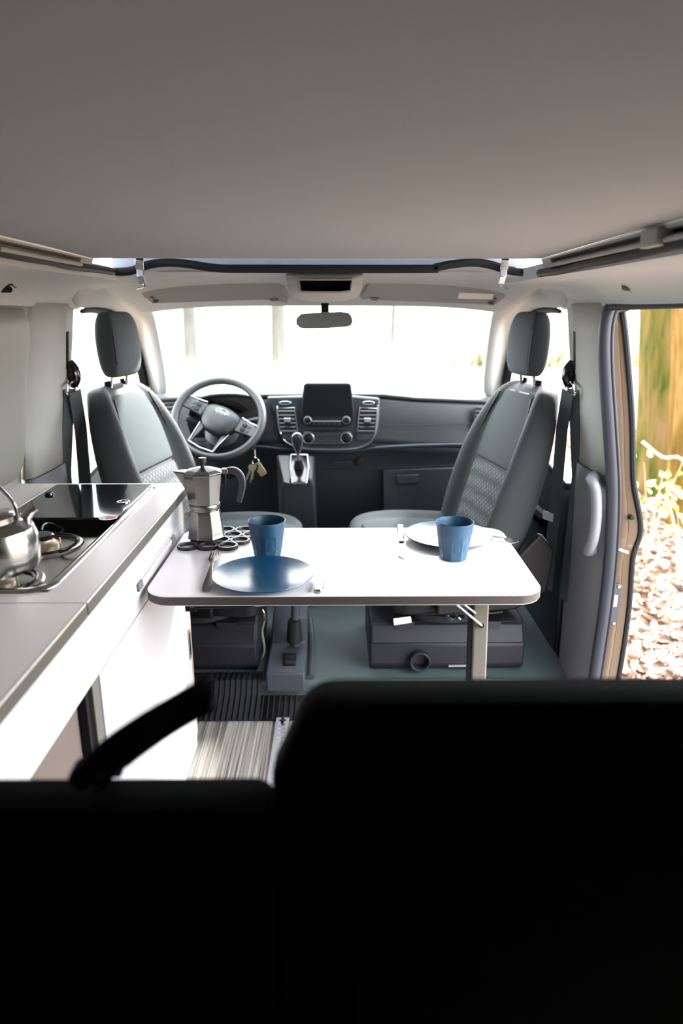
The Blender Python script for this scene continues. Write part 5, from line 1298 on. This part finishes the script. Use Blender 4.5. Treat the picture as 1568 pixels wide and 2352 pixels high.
for k, (pts, r) in enumerate((([(1475, 1015), (1520, 1050), (1575, 1070)], 0.012), ([(1445, 1175), (1490, 1160), (1530, 1150)], 0.010), ([(1530, 1110), (1560, 1140), (1590, 1170)], 0.011))):
    pp_ = [Py(a, b, 5.05 - 0.55 * k) for a, b in pts]; ft = Pz(pts[-1][0] + 40, 1262 + 40 * k, GZ)
    e = empty('bare_twig', ft, ('bare pale twig slanting across the mossy trunk', 'low bare twig above the dry leaves', 'bare twig leaning beside the yellow-brown trunk')[k], 'twig')
    mk('stem', tube(smooth_path(pp_ + [ft], 5), [r] * 16, 7), 'twig', e)
g = [Pz(1500, 1262, GZ), Pz(1440, 1250, GZ)]
rr = random.Random(11)
iv = empty('ivy_plant', Pz(1492, 1275, GZ), 'small dark green ivy plant among the dry leaves', 'plant')
me = bpy.data.meshes.new('leaf'); v, f = leaf_geo(0.07, 0.06, 0.004, 0.006); me.from_pydata(v, [], f); me.materials.append(M['leaf_ivy'])
for k in range(9):
    o = bpy.data.objects.new('leaf', me); COL.objects.link(o); o.parent = iv
    o.location = (rr.uniform(-.12, .12), rr.uniform(-.15, .15), rr.uniform(.05, .12)); o.rotation_euler = (rr.uniform(-.4, .6), rr.uniform(-.4, .4), rr.uniform(0, 6.28))

# dry brush in front of the van (too fine to count)
V, F = [], []; rr = random.Random(21)
for k in range(5200):
    x = rr.gauss(-2.5, 3.5); y = rr.uniform(12, 24)
    if x > 3.2 or (16.3 < y < 18.2 and (abs(x + 3.55) < 1.0 or abs(x + 1.35) < 1.0)): continue
    h = rr.uniform(0.2, 0.9) * (1.2 - 0.02 * (y - 12)); a = rr.uniform(0, 6.28); w = 0.02
    lx, ly = rr.gauss(0, 0.25), rr.gauss(0, 0.25); dx, dy = math.cos(a) * w, math.sin(a) * w
    n = len(V); V += [(x - dx, y - dy, GZ), (x + dx, y + dy, GZ), (x + lx * 0.5 + dx, y + ly * 0.5 + dy, GZ + h * 0.6), (x + lx * 0.5 - dx, y + ly * 0.5 - dy, GZ + h * 0.6), (x + lx, y + ly, GZ + h)]
    F += [(n, n + 1, n + 2, n + 3), (n + 3, n + 2, n + 4)]
dr = mk('dry_brush', (V, F), 'shrub_dry'); tag(dr, 'pale dry grass and brush ahead of the van beyond the windscreen', 'brush', kind='stuff')
V, F = [], []
for k in range(5000):
    x = rr.uniform(2.5, 14); y = 26 + rr.uniform(-1.2, 1.2); h = rr.uniform(0.3, 1.0); a = rr.uniform(0, 6.28); w = 0.04
    lx, ly = rr.gauss(0, 0.3), rr.gauss(0, 0.3); dx, dy = math.cos(a) * w, math.sin(a) * w
    n = len(V); V += [(x - dx, y - dy, GZ), (x + dx, y + dy, GZ), (x + lx * 0.5 + dx, y + ly * 0.5 + dy, GZ + h * 0.6), (x + lx * 0.5 - dx, y + ly * 0.5 - dy, GZ + h * 0.6), (x + lx, y + ly, GZ + h)]
    F += [(n, n + 1, n + 2, n + 3), (n + 3, n + 2, n + 4)]
hd = mk('low_hedge', (V, F), 'shrub_dry'); tag(hd, 'low pale hedge line far ahead beyond the passenger side of the windscreen', 'hedge', kind='stuff')
